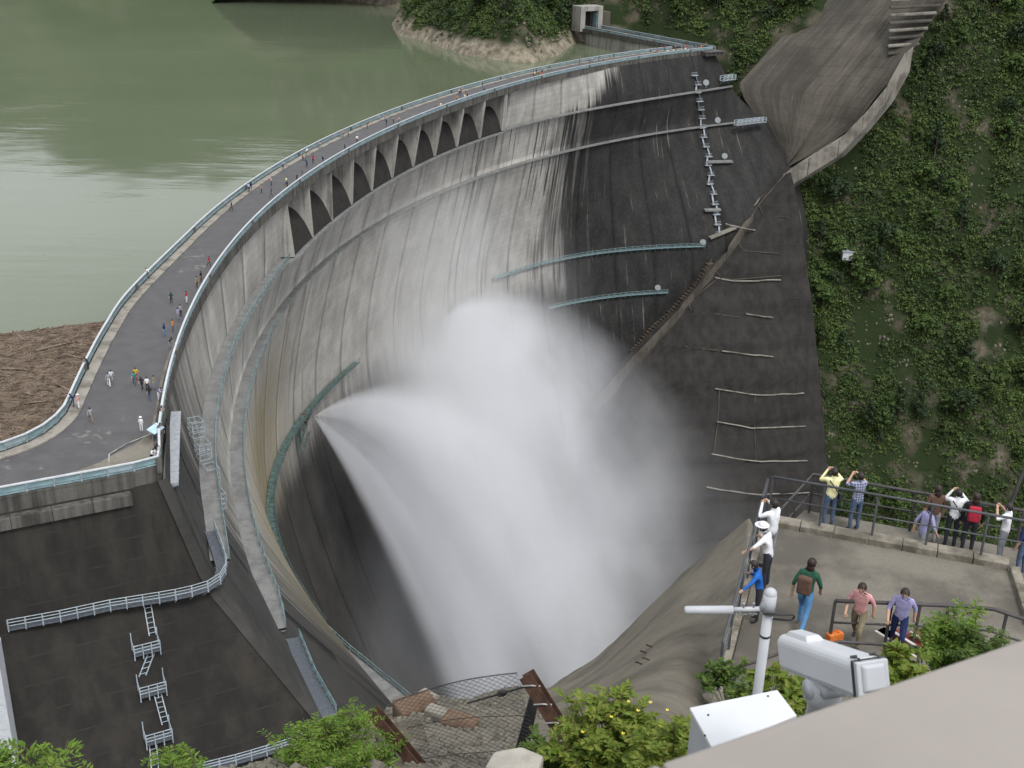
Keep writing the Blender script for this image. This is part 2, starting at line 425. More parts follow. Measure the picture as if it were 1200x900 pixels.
M['plaza'] = concrete('plaza_concrete', (0.165, 0.152, 0.125), (0.085, 0.078, 0.065), 0.4, 0.0, 0.3)
M['water'] = water_material()
M['hill'] = ground_material('hillside_soil', (0.05, 0.045, 0.03), (0.016, 0.026, 0.009), (0.135, 0.12, 0.092), 0.09, 0.36, 0.5, True)
M['mount'] = ground_material('mountain_forest', (0.04, 0.06, 0.02), (0.025, 0.042, 0.014), (0.10, 0.095, 0.08), 0.012, 0.35, 0.5)
M['near_ground'] = ground_material('near_slope_soil', (0.085, 0.076, 0.06), (0.10, 0.085, 0.062), (0.14, 0.128, 0.105), 0.25, 0.45, 0.6)
M['gorge'] = simple('gorge_floor_rock', (0.03, 0.032, 0.034), 0.7, 0, 0.3, 0.05)
M['rail_pale'] = simple('pale_rail_metal', (0.40, 0.425, 0.44), 0.45, 0, 0.08, 2.0)
M['rail_teal'] = simple('teal_painted_panel', (0.15, 0.23, 0.25), 0.5, 0, 0.22, 1.5)
M['rail_grey'] = simple('grey_painted_steel', (0.23, 0.25, 0.27), 0.5, 0, 0.15, 2.0)
M['steel_pale'] = simple('pale_blue_galvanised_steel', (0.27, 0.315, 0.345), 0.45, 0, 0.15, 3.0)
M['grating'] = simple('dark_steel_grating', (0.075, 0.085, 0.10), 0.6, 0, 0.2, 5.0)
M['teal_steel'] = simple('weathered_teal_steel', (0.075, 0.115, 0.108), 0.6, 0, 0.3, 1.2)
M['teal_bright'] = simple('light_teal_steel', (0.15, 0.225, 0.235), 0.55, 0, 0.2, 1.2)
M['rust'] = concrete('rusted_steel', (0.085, 0.047, 0.03), (0.035, 0.018, 0.013), 0.5, 0.3, 3.0, 0.4)
M['rust_light'] = concrete('rusty_plate', (0.13, 0.088, 0.058), (0.06, 0.032, 0.02), 0.5, 0.3, 0.8, 0.3)

# ------------------------------------------------------------------ the dam's shape, from its level lines
KX, KY = 150.0, 250.0
def level_fit(pts, deg):
    a = np.array([(p[0], p[1]) for p in pts]) - np.array([KX, KY])
    ph = np.degrees(np.arctan2(a[:, 1], a[:, 0])) % 360
    return np.polyfit((ph - 165) / 50, np.hypot(a[:, 0], a[:, 1]), deg)
CREST_PX = [(836, 54), (800, 60), (753, 65), (703, 72), (652, 83), (600, 98), (550, 113), (498, 132), (447, 153), (397, 178), (347, 213), (300, 257),
            (262, 300), (233, 340), (213, 377), (200, 417), (193, 450), (191, 487), (190, 530)]
A_PX = [(800, 110), (750, 117), (700, 127), (653, 136), (593, 152), (533, 170), (477, 197), (433, 222), (400, 247), (343, 303), (307, 333), (293, 360),
        (273, 390), (260, 427), (250, 453), (247, 477), (250, 517), (253, 560), (258, 600)]
B_PX = [(800, 152), (747, 159), (693, 170), (647, 182), (587, 198), (540, 217), (490, 238), (440, 265), (400, 293), (377, 317), (340, 353), (310, 397),
        (297, 427), (283, 457), (277, 487), (277, 517), (282, 560), (293, 613), (312, 660), (327, 700)]
C_PX = [(800, 291), (733, 293), (700, 297), (677, 300), (630, 312), (587, 325), (400, 438), (370, 467), (350, 500), (337, 527), (328, 560), (322, 600),
        (330, 673), (370, 730), (400, 760), (475, 825)]
L0 = level_fit(G(CREST_PX, 1.1), 4)
LA = level_fit(G(A_PX, -12) + [Vector(p) for p in ((64, 418, 0), (75, 430, 0), (-29.8, 106, 0))], 5)
LB = level_fit(G(B_PX, -24) + [Vector(p) for p in ((70, 420, 0), (86, 432, 0), (-22, 106, 0), (-17, 96, 0))], 5)
LC = level_fit(G(C_PX, -60) + [Vector(p) for p in ((75, 395, 0), (100, 408, 0), (-5, 128, 0), (0, 112, 0))], 6)
def crest_r(ph): return np.polyval(L0, (np.asarray(ph, float) - 165) / 50)
def polar(ph, r):
    a = np.radians(ph); return KX + r * np.cos(a), KY + r * np.sin(a)
def face_r(ph, z):
    """radius of the downstream face; the level lines are those of the ledges and walkways, faces lie a little behind them"""
    x = (ph - 165) / 50
    r0 = np.polyval(L0, x) + 0.9; ra = np.polyval(LA, x) + 1.2; rb = np.polyval(LB, x) + 1.2; rc = np.polyval(LC, x) + 1.2
    zs = np.array([2.0, -12.0, -24.0, -60.0, -100.0, -150.0]); rs = np.array([r0, ra, rb, rc, rc - 8, rc - 26])
    d = np.diff(rs) / np.diff(zs)
    t = np.zeros(6); t[1:-1] = (d[:-1] + d[1:]) / 2; t[0] = d[0]; t[-1] = d[-1]
    z = np.clip(z, -150, 2)
    i = int(np.clip(np.searchsorted(-zs, -z) - 1, 0, 4))
    h = zs[i + 1] - zs[i]; u = (z - zs[i]) / h
    return (2*u**3 - 3*u**2 + 1) * rs[i] + (u**3 - 2*u**2 + u) * h * t[i] + (-2*u**3 + 3*u**2) * rs[i+1] + (u**3 - u**2) * h * t[i+1]
def face_pt(ph, z, out=0.0):
    x, y = polar(ph, face_r(ph, z) - out); return Vector((x, y, z))
# arc length along the crest <-> angle
_PH = np.linspace(100, 226, 1261)
_cx, _cy = polar(_PH, crest_r(_PH))
_S = np.r_[0, np.cumsum(np.hypot(np.diff(_cx), np.diff(_cy)))]
PH_FAR, PH_NEAR = 115.0, 218.4
_S -= np.interp(PH_FAR, _PH, _S)
def s_of(ph): return np.interp(ph, _PH, _S)
def ph_of(s): return np.interp(s, _S, _PH)
S_END = float(s_of(PH_NEAR))
# the ridge where the arch meets the near wing, and the far edge of the arch
def ridge_pt(z):
    zs = [-60, -40, -25, -12, 0, 3]
    return Vector((float(np.interp(z, zs, [2, -6, -17, -29.0, -33.6, -33.6])), float(np.interp(z, zs, [112, 98, 95.5, 100.5, 102.4, 102.4])), z))
def far_ph(z): return float(np.interp(z, [-60, -42, -24, -14, 0], [105.5, 106, 109, 112.5, 115]))

DECK_T = 1.5                                        # thickness of the crest slab
def ph_at(px, py, z):
    p = onz(px, py, z); return math.degrees(math.atan2(p.y - KY, p.x - KX)) % 360
SP0, SP1 = ph_at(598, 108, -1.0), ph_at(342, 232, -1.0)     # the overflow section
dam = empty('arch_dam', (KX - 190, KY, -150))
tag(dam, 'huge curved concrete arch dam, pale in the middle and black at its far side', 'dam')
def put_parent(o, par):
    o.parent = par; o.matrix_parent_inverse = Matrix.Translation(-Vector(par.location)) if par.type == 'EMPTY' and par.rotation_euler.z == 0 else par.matrix_world.inverted()
    return o

# monoliths between the contraction joints, each a slab of its own, 0.5 m apart over a dark core
joints = [float(ph_of(s)) for s in np.arange(12.0, S_END - 4, 14.6)]
joints = [None] + joints + ['near']
ZROWS = np.r_[np.arange(-1.2, -24, -1.9), np.arange(-24, -60, -3.0), np.arange(-60, -151, -6.0)]
def col_pt(key, z, out):
    if key is None: return face_pt(far_ph(z), z, out), s_of(far_ph(z))
    if key == 'near':
        r = ridge_pt(z); return r, S_END + 6
    return face_pt(key, z, out), s_of(key)
for k in range(len(joints) - 1):
    a, b = joints[k], joints[k + 1]
    NC = 9
    pa = far_ph(-1) if a is None else a
    pb = PH_NEAR if b == 'near' else b
    in_sp = SP0 - 0.3 < (pa + pb) / 2 < SP1 + 0.3
    rows = [z for z in ZROWS if not (in_sp and z > -11.2)]
    if in_sp: rows = [-11.2] + rows
    P = np.zeros((len(rows), NC + 2, 3)); UV = np.zeros((len(rows), NC + 2, 2))
    for i, z in enumerate(rows):
        for j in range(NC):
            w = j / (NC - 1)
            if a is None:
                f0 = far_ph(z); ph = f0 + (b - f0) * w; p = face_pt(ph, z); s = s_of(ph)
            elif b == 'near':
                ph = a + (PH_NEAR - 3.0 - a) * min(1, w / 0.7); p = face_pt(ph, z); s = s_of(ph)
                if w > 0.7:
                    q = ridge_pt(z); t = (w - 0.7) / 0.3; p = p.lerp(q, t); s = s + t * 8
            else:
                ph = a + (b - a) * w; p = face_pt(ph, z); s = s_of(ph)
            P[i, j + 1] = p; UV[i, j + 1] = (s, z)
        # open 0.25 m either side of the joint, with a returned edge
        for j, jj, skip in ((1, 2, a is None), (NC, NC - 1, b == 'near')):
            d = Vector(P[i, jj] - P[i, j]); L = d.length
            if not skip: P[i, j] = Vector(P[i, j]) + d * ((0.07 if pa < 131 else (0.36 if (k if j == 1 else k + 1) % 3 == 0 else 0.16)) / max(L, 0.3))
        for j, jj in ((0, 1), (NC + 1, NC)):
            v = Vector(P[i, jj]); o = Vector((v.x - KX, v.y - KY, 0)).normalized()
            P[i, j] = v + o * 0.8; UV[i, j] = UV[i, jj]
    me = grid_mesh('concrete_block', P, True, UV, flip=True)
    o = link('concrete_block', me, M['face']); put_parent(o, dam)
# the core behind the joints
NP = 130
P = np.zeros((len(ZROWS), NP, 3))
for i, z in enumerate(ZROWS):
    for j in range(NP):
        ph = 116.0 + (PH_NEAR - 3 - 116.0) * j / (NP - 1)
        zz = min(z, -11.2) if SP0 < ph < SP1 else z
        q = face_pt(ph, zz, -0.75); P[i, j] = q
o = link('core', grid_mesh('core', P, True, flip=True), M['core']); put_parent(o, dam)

# ledges: the two concrete walkways that run round the face
def ledge(z, ph0, ph1, w0, t, name, mat, extra=None, n=150, wide=0.0):
    mb = []
    phs = np.linspace(ph0, ph1, n)
    P = np.zeros((n, 5, 3))
    w = w0; prof = [(-0.4, 0.0), (w, 0.0), (w, -t), (-0.4, -t - 0.5)]
    for i, ph in enumerate(phs):
        w = w0 + (0.9 if True else 0) * float(np.clip((ph - 186) / 12, 0, 1)) + wide * float(np.clip(min(ph - SP0 + 1.5, SP1 + 1.5 - ph) / 2.0, 0, 1)); prof = [(-0.4, 0.0), (w, 0.0), (w, -t), (-0.4, -t - 0.5)]
        for j, (o_, dz) in enumerate(prof + prof[:1]):
            q = face_pt(ph, z, o_); P[i, j] = (q.x, q.y, z + dz)
    if extra:
        E_ = []
        for (x, y, nx, ny) in extra:
            E_.append([(x + nx * (o_ - w), y + ny * (o_ - w), z + dz) for o_, dz in prof + prof[:1]])
        P = np.concatenate([P, np.array(E_)], 0)
    o = link(name, grid_mesh(name, P, False), mat); put_parent(o, dam); return o
ledge(-12.0, 112.8, 215.0, 1.3, 0.4, 'ledge', M['ledge'], wide=1.5, extra=[(-30.6, 112.5, .95, .3), (-28.4, 105.5, .97, .25)])
ledge(-24.0, 109.6, 217.5, 1.25, 0.4, 'ledge', M['ledge'], extra=[(-24.2, 111.0, .92, .4)])

# ------------------------------------------------------------------ overflow section: piers, weirs
def rad(ph, r, z):
    x, y = polar(ph, r); return (x, y, z)
NB = 10
sp = [SP0 + (SP1 - SP0) * k / NB for k in range(NB + 1)]
# even in metres
ss = np.linspace(s_of(SP0), s_of(SP1), NB + 1); sp = [float(ph_of(s)) for s in ss]
for k, ph in enumerate(sp):
    rt = crest_r(ph)
    prof = [(rt + 8.0, -1.4), (rt + 0.45, -1.4), (rt + 0.45, -2.6), (face_r(ph, -11.6) - 2.3, -11.75), (rt + 8.0, -11.75)]
    th = 0.62 / rt * 57.3 * (1.0 if 0 < k < NB else 1.5)
    mb = MB()
    n = len(prof)
    vs = [rad(ph - th, r, z) for r, z in prof] + [rad(ph + th, r, z) for r, z in prof]
    mb.add(vs, [tuple(range(n)), tuple(range(2 * n - 1, n - 1, -1))] + [(i, n + i, n + (i + 1) % n, (i + 1) % n) for i in range(n)])
    o = mb.build('pier', M['light_conc']); put_parent(o, dam)
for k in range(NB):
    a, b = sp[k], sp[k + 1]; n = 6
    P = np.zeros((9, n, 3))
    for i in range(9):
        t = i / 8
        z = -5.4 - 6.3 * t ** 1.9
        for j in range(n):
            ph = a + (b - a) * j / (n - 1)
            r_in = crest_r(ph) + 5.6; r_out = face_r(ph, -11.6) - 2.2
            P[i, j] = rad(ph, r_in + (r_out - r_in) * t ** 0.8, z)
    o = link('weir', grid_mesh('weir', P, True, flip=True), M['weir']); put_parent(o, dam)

# ------------------------------------------------------------------ crest: slab, road, kerbs
WROAD = 8.6
def smooth(pts, n):
    """Catmull-Rom through 2-D points, resampled evenly"""
    p = np.array(pts, float); p = np.vstack([2 * p[0] - p[1], p, 2 * p[-1] - p[-2]]); out = []
    for i in range(1, len(p) - 2):
        for t in np.linspace(0, 1, 14, endpoint=False):
            a, b, c, d = p[i - 1], p[i], p[i + 1], p[i + 2]
            out.append(0.5 * ((2 * b) + (c - a) * t + (2 * a - 5 * b + 4 * c - d) * t * t + (3 * b - a - 3 * c + d) * t ** 3))
    out.append(p[-2]); out = np.array(out)
    s = np.r_[0, np.cumsum(np.hypot(*np.diff(out, axis=0).T))]
    q = np.linspace(0, s[-1], n)
    return np.c_[np.interp(q, s, out[:, 0]), np.interp(q, s, out[:, 1])]
def offset(line, d):
    t = np.gradient(line, axis=0); t /= np.hypot(*t.T)[:, None]
    return line + np.c_[t[:, 1], -t[:, 0]] * d
WING_D = np.array((-0.88, -0.475)); WING_N = np.array((0.475, -0.88)); WING_C = np.array((-34.4, 101.6))
phs = np.linspace(PH_FAR, PH_NEAR - 1.2, 60)
arc = np.c_[polar(phs, crest_r(phs))]
# downstream edge: arch, tight corner, near wing
DN = np.vstack([arc, [(-33.7, 103.0), (-34.2, 101.8), (-35.8, 100.7)], [tuple(np.array((-36.5, 100.3)) + WING_D * k) for k in (2, 8, 16, 26, 45)]])
DN = smooth(DN, 620)
# upstream edge: arch offset, easing into the near wing
phs2 = np.linspace(PH_FAR + 2.2, 199.0, 60)
arcu = np.c_[polar(phs2, crest_r(phs2) + WROAD)]
UPL = np.vstack([arcu, [(-51.5, 152.0), (-50.4, 138.0), (-48.7, 125.5), (-47.4, 117.5), (-46.7, 112.6), (-47.3, 108.2), (-49.4, 104.6), (-53.5, 101.6), (-60, 98.0), (-92, 80.6)]])
UPL = smooth(UPL, 620)
# far wing back to the tunnel
FW0, FW1 = np.array((67.6, 430.6)), np.array((30.5, 486.5))
fd = (FW1 - FW0) / np.linalg.norm(FW1 - FW0); fn = np.array((-fd[1], fd[0]))     # fn points to the lake side
if fn[0] > 0: fn = -fn
def strip(name, a, b, z, mat, kind='structure', parent=None, thick=0.0):
    n = min(len(a), len(b))
    if thick:
        P = np.zeros((n, 5, 3))
        for j, (l, zz) in enumerate(((a, z), (b, z), (b, z - thick), (a, z - thick), (a, z))):
            P[:, j, :2] = l[:n]; P[:, j, 2] = zz
    else:
        P = np.zeros((n, 2, 3)); P[:, 0, :2] = a[:n]; P[:, 1, :2] = b[:n]; P[:, :, 2] = z
    o = link(name, grid_mesh(name, P, False), mat)
    if parent: put_parent(o, parent)
    elif kind: o['kind'] = kind
    return o
slab = strip('crest_slab', offset(DN, 0.0), UPL, -0.02, M['deck_beam'], None, dam, DECK_T)
strip('crest_road', offset(DN, 0.35), offset(UPL, -0.35), 0.0, M['asphalt'])
road2 = strip('crest_road', np.array([FW0 - fd * 5 - fn * 0.2, FW1 + fd * 6 - fn * 0.2]), np.array([FW0 - fd * 5 + fn * 7.6, FW1 + fd * 6 + fn * 7.6]), 0.006, M['asphalt'])
# upstream body of the dam under the slab
P = np.zeros((620, 2, 3)); q = offset(UPL, -0.8); P[:, 0, :2] = q; P[:, 0, 2] = -1.4; P[:, 1, :2] = q; P[:, 1, 2] = -9
o = link('upstream_face', grid_mesh('upstream_face', P, False), M['deck_beam']); put_parent(o, dam)
# kerbed footway along the lake side, narrow kerb along the valley side
strip('footway', offset(UPL, -0.12), offset(UPL, -1.45), 0.14, M['kerb'], 'structure', None, 0.2)
k_in = DN[:470]
strip('kerb', offset(k_in, 0.1), offset(k_in, 0.65), 0.13, M['kerb'], 'structure', None, 0.2)
# the paved corner
corner_px = [(203, 402), (190, 440), (182, 480), (176, 505), (160, 520), (140, 530), (112, 545), (80, 556)]
cin = np.array([(p.x, p.y) for p in G(corner_px, 0.0)])
cin = smooth(cin, 60)
i0 = int(np.argmin(np.hypot(DN[:, 0] - cin[0, 0], DN[:, 1] - cin[0, 1]))); i1 = int(np.argmin(np.hypot(DN[:, 0] - cin[-1, 0], DN[:, 1] - cin[-1, 1])))
dl = offset(DN, 0.7)[i0:i1]; dl = dl[np.linspace(0, len(dl) - 1, 60).astype(int)]
strip('corner_pavement', cin, dl, 0.11, M['plaza'], 'structure', None, 0.1)
mbj = MB()
for a, b in (((178, 508), (148, 520)), ((148, 520), (128, 532)), ((128, 532), (127, 549))):
    A_, B_ = onz(*a, 0.12), onz(*b, 0.12); mbj.bar(A_, B_, 0.14, 0.02)
mbj.build('pavement_joint', M['light_conc'], bpy.data.objects['corner_pavement'])

# ------------------------------------------------------------------ near wing (gravity wall) and far wing
nearw = empty('wing_wall', (-55, 85, -45))
tag(nearw, 'black stained concrete wing wall sloping down below the near crest corner', 'wall')
wz = np.r_[np.arange(-1.4, -12, -1.3), np.arange(-12, -46, -1.5)]
def wing_off(z): return float(np.interp(z, [-70, -25, -12, -8, -4.5, 0], [46, 13.6, 3.6, 2.0, 1.0, -0.3]))
NT_ = 60
P = np.zeros((len(wz), NT_, 3))
for i, z in enumerate(wz):
    rp = ridge_pt(z)
    # along-wall coordinate of the ridge on this level
    base = WING_C + WING_N * wing_off(z)
    tr = float(np.dot(np.array((rp.x, rp.y)) - base, WING_D))
    for j in range(NT_):
        w = j / (NT_ - 1)
        t = tr + (58 - tr) * w ** 1.4
        p = base + WING_D * t
        if w < 0.12:       # rounded shoulder into the arch
            p = np.array((rp.x, rp.y)) * (1 - w / 0.12) + p * (w / 0.12)
        P[i, j] = (p[0], p[1], z)
o = link('wall_face', grid_mesh('wall_face', P, True), M['wing']); put_parent(o, nearw)
# coping course under the slab
mb = MB()
for k in range(14):
    a = WING_C + WING_N * 0.55 + WING_D * (2.0 + k * 3.6); b = WING_C + WING_N * 0.55 + WING_D * (5.57 + k * 3.6)
    mb2 = MB(); mb2.bar((a[0], a[1], -2.3), (b[0], b[1], -2.3), 1.0, 1.2); o = mb2.build('coping', M['deck_beam'], bevel=0.06); put_parent(o, nearw)
farw = empty('wing_wall', (50, 455, -40))
tag(farw, 'pale concrete wing wall at the far end running back to the tunnel', 'wall')
FWL = np.linalg.norm(FW1 - FW0)
for (nn, off_, name) in ((1, 7.0, 'wall_face'), (-1, 0.4, 'wall_face')):
    for k in range(4):
        L0_, L1_ = FWL * k / 4 + 0.2, FWL * (k + 1) / 4 - 0.2
        a = FW0 + fd * L0_ + fn * (off_ if nn > 0 else -off_ + 0.8); b = FW0 + fd * L1_ + fn * (off_ if nn > 0 else -off_ + 0.8)
        mb = MB(); mb.hexa([(a[0], a[1], -30), (b[0], b[1], -30), (b[0] - fn[0] * .6 * nn, b[1] - fn[1] * .6 * nn, -30), (a[0] - fn[0] * .6 * nn, a[1] - fn[1] * .6 * nn, -30)],
                           [(a[0], a[1], -1.2), (b[0], b[1], -1.2), (b[0] - fn[0] * .6 * nn, b[1] - fn[1] * .6 * nn, -1.2), (a[0] - fn[0] * .6 * nn, a[1] - fn[1] * .6 * nn, -1.2)])
        o = mb.build('wall_panel', M['light_conc']); put_parent(o, farw)
mb = MB()
c4 = [FW0 - fd * 4 - fn * 0.5, FW1 + fd * 3 - fn * 0.5, FW1 + fd * 3 + fn * 7.9, FW0 - fd * 4 + fn * 7.9]
mb.prism([tuple(c) for c in c4], -1.4, -0.03)
o = mb.build('wall_slab', M['deck_beam']); put_parent(o, farw)

# ------------------------------------------------------------------ value noise for shapes
def vnoise(x, y, seed=0):
    xi = np.floor(x).astype(int); yi = np.floor(y).astype(int); xf = x - xi; yf = y - yi
    def h(a, b):
        n = (a * 374761393 + b * 668265263 + seed * 1442695041) & 0xffffffff
        n = ((n ^ (n >> 13)) * 1274126177) & 0xffffffff
        return ((n ^ (n >> 16)) & 0xffff) / 65535.0
    u = xf * xf * (3 - 2 * xf); v = yf * yf * (3 - 2 * yf)
    return (h(xi, yi) * (1 - u) + h(xi + 1, yi) * u) * (1 - v) + (h(xi, yi + 1) * (1 - u) + h(xi + 1, yi + 1) * u) * v
def fbm(x, y, oct=4, seed=0):
    a = 0.5; s = 0.0; t = 0.0
    for k in range(oct):
        s = s + a * vnoise(x * 2 ** k + 17 * k, y * 2 ** k - 9 * k, seed + k); t += a; a *= 0.5
    return s / t

# ------------------------------------------------------------------ left-bank hillside: a height field over one shore contour
LAKE_Z = -6.0
CONT = np.array([(-300, 700), (-120, 660), (-58, 600), (-56, 530), (-50, 495), (-38, 474), (-22, 444), (-6, 430), (4, 427), (14, 452), (19, 478), (24, 494), (42, 496), (64, 480), (86, 464), (104, 452), (130, 449), (170, 447), (260, 440), (420, 425), (700, 400)], float)
CONT[:, 1] += 0
def contour_dist(x, y):
    best = np.full(x.shape, 1e9); sgn = np.ones(x.shape)
    for a, b in zip(CONT[:-1], CONT[1:]):
        d = b - a; L2 = (d ** 2).sum()
        t = np.clip(((x - a[0]) * d[0] + (y - a[1]) * d[1]) / L2, 0, 1)
        px, py = x - a[0] - t * d[0], y - a[1] - t * d[1]
        dist = np.hypot(px, py)
        cr = d[0] * (y - a[1]) - d[1] * (x - a[0])
        up = dist < best
        best = np.where(up, dist, best); sgn = np.where(up, np.sign(cr), sgn)
    return best * sgn
def hill_h(x, y):
    x = np.asarray(x, float); y = np.asarray(y, float)
    d = contour_dist(x, y)
    n = fbm(x * 0.03, y * 0.03, 4, 3) - 0.5; n2 = fbm(x * 0.12, y * 0.12, 3, 8) - 0.5
    steep = np.where(d > 0, np.minimum(d, 160) * 1.02 + np.minimum(d, 14) * 0.35, d * 1.62)
    return LAKE_Z + steep + n * 16 * np.clip(np.abs(d) / 12, 0.15, 1) + n2 * 5.5 * np.clip(np.abs(d) / 8, 0.2, 1)
gx = np.arange(-150, 480, 3.0); gy = np.arange(300, 760, 3.0)
X, Y = np.meshgrid(gx, gy, indexing='ij')
Z = np.maximum(hill_h(X, Y), -190)
hill = link('hillside', grid_mesh('hillside', np.stack([X, Y, Z], -1), True), M['hill']); hill['kind'] = 'structure'

# mountains round the lake: outside the frame except for the headland tip, but the lake mirrors them
def mount_h(x, y):
    r = np.hypot(x + 130, y - 640) ; head = 60 - r * 0.9
    back = (y - 760 + 0.25 * (x + 200)) * 0.42
    left = (-x - 620 - 0.1 * y) * 0.45
    h = np.maximum(np.maximum(back, left), -40)
    h = np.minimum(h, 330) + (fbm(x * 0.006, y * 0.006, 4, 21) - 0.5) * 110
    d2 = np.hypot(np.maximum(np.abs(x + 95) - 32, 0), np.maximum(np.abs(y - 640) - 34, 0))
    return np.maximum(h, 34 - d2 * 1.3 + (fbm(x * 0.05, y * 0.05, 3, 5) - 0.5) * 12) + LAKE_Z
gx = np.arange(-1500, 700, 14.0); gy = np.arange(596, 1900, 14.0)
X, Y = np.meshgrid(gx, gy, indexing='ij')
mo = link('mountains', grid_mesh('mountains', np.stack([X, Y, mount_h(X, Y)], -1), True), M['mount']); mo['kind'] = 'structure'
gx = np.arange(-1500, -560, 20.0); gy = np.arange(-200, 616, 20.0)
X, Y = np.meshgrid(gx, gy, indexing='ij')
mo = link('mountains', grid_mesh('mountains', np.stack([X, Y, mount_h(X, Y)], -1), True), M['mount']); mo['kind'] = 'structure'

# lake
ul = offset(UPL, -0.9)[::4]
lake_poly = [tuple(FW1 + fn * 3.0), tuple(FW0 + fn * 3.0)] + [tuple(p) for p in ul] + [(-400, -90), (-1490, -190), (-1490, 1880), (690, 1880), (690, 700)]
me = bpy.data.meshes.new('lake'); me.from_pydata([(x, y, LAKE_Z) for x, y in lake_poly], [], [tuple(range(len(lake_poly)))])
lake = link('lake', me, M['water']); lake['kind'] = 'structure'

# gorge floor and river below the dam
gx = np.arange(-60, 700, 10.0); gy = np.arange(60, 460, 10.0)
X, Y = np.meshgrid(gx, gy, indexing='ij')
Zg = -178 + fbm(X * 0.05, Y * 0.05, 3, 4) * 8
fl = link('gorge_floor', grid_mesh('gorge_floor', np.stack([X, Y, Zg], -1), True), M['gorge']); fl['kind'] = 'structure'

# ------------------------------------------------------------------ far abutment: thrust block, ridge and apron
RIDGE = [((1066, 56), 416), ((1050, 88), 415), ((1025, 118), 414), ((1000, 150), 414), ((965, 172), 415), ((925, 195), 416), ((890, 232), 408), ((855, 285), 396), ((812, 338), 386), ((770, 382), 378), ((735, 418), 371), ((700, 462), 366), ((650, 530), 362), ((560, 640), 352)]
RID = [ony(p[0], p[1], y) for p, y in RIDGE]
def densify(pts, n):
    p = np.array([tuple(q) for q in pts]); s = np.r_[0, np.cumsum(np.linalg.norm(np.diff(p, axis=0), axis=1))]
    q = np.linspace(0, s[-1], n); return np.stack([np.interp(q, s, p[:, k]) for k in range(3)], 1)
block = empty('thrust_block', (100, 400, -130))
tag(block, 'dark concrete thrust block with a pale stepped ridge at the far dam end', 'abutment')
BOT = [((930, 215), 408), ((938, 260), 402), ((952, 360), 388), ((960, 440), 378), ((968, 520), 368), ((974, 600), 356), ((968, 660), 346), ((900, 690), 336), ((850, 720), 330), ((810, 740), 326), ((770, 760), 322), ((720, 780), 320), ((640, 800), 314), ((540, 820), 306)]
BO = [ony(p[0], p[1], y) for p, y in BOT]
# front face: ruled between the ridge (from its knee downwards) and the foot
top = densify(RID[5:], 50); bot = densify(BO[5:], 50)
rgt = densify([RID[5]] + BO[0:6], 40)
NRW = 110
rgt = densify([RID[5]] + BO[0:6], NRW)
P = np.zeros((NRW, 50, 3))
for i in range(NRW):
    w = i / (NRW - 1)
    row = top * (1 - w) + bot * w
    shift = (rgt[i] - row[0])
    for j in range(50):
        P[i, j] = row[j] + shift * max(0, 1 - j / 30)
P[:, :, 1] += (fbm(P[:, :, 0] * 0.05, P[:, :, 2] * 0.05, 3, 6) - 0.5) * 3.0
st_z = np.floor((P[:, :, 2] + 200) / 11.0); fr_z = (P[:, :, 2] + 200) / 11.0 - st_z
P[:, :, 1] += 1.1 * np.clip((fr_z - 0.06) / 0.9, 0, 1) - 0.6
P0 = P.copy()
o = link('front_face', grid_mesh('front_face', P0, True, flip=True), M['block']); put_parent(o, block)
def on_block(px, py, out=0.5):
    f = P0.reshape(-1, 3); qx = f[:, 0]; d = f[:, 1] * math.cos(CAM_TH) - (f[:, 2] - CAM_H) * math.sin(CAM_TH); u = f[:, 1] * math.sin(CAM_TH) + (f[:, 2] - CAM_H) * math.cos(CAM_TH)
    X_ = 600 + (_c * qx + _s * u) / d * CAM_F; Y_ = 450 - (-_s * qx + _c * u) / d * CAM_F
    w = 1 / ((X_ - px) ** 2 + (Y_ - py) ** 2 + 20) ** 2
    return ony(px, py, float((w * f[:, 1]).sum() / w.sum()) - out)
for ln in ([(838, 455), (886, 463), (942, 461)], [(840, 494), (885, 502), (944, 499)], [(834, 532), (884, 541), (946, 540)], [(846, 411), (880, 416), (906, 418)], [(874, 368), (906, 372)], [(828, 571), (882, 580), (948, 577)], [(838, 325), (862, 330), (915, 328)], [(850, 262), (885, 270)]):
    pts = [on_block(*p) for p in ln]
    dd = densify(pts, 2 * len(pts) + 3)
    mb = MB(); mb.tube([Vector(p) + Vector((0, random.uniform(-.2, .2), random.uniform(-.15, .15))) for p in dd], 0.26, 5); o = mb.build('ledge', M['ridge']); put_parent(o, block)
for ln in ([(922, 202), (889, 240), (894, 252), (925, 255)], [(889, 240), (863, 283), (872, 294), (912, 297)], [(863, 283), (836, 312), (843, 325), (857, 328), (916, 323)], [(843, 325), (806, 355), (809, 364), (868, 372)], [(806, 355), (772, 392), (776, 402), (842, 411)], [(885, 463), (884, 500), (886, 541)], [(843, 456), (841, 494), (836, 532)]):
    pts = [on_block(*p, 0.25) for p in ln]
    mb = MB(); mb.tube([Vector(p) for p in densify(pts, 14)], 0.16, 5); o = mb.build('joint', M['ridge_dark']); put_parent(o, block)
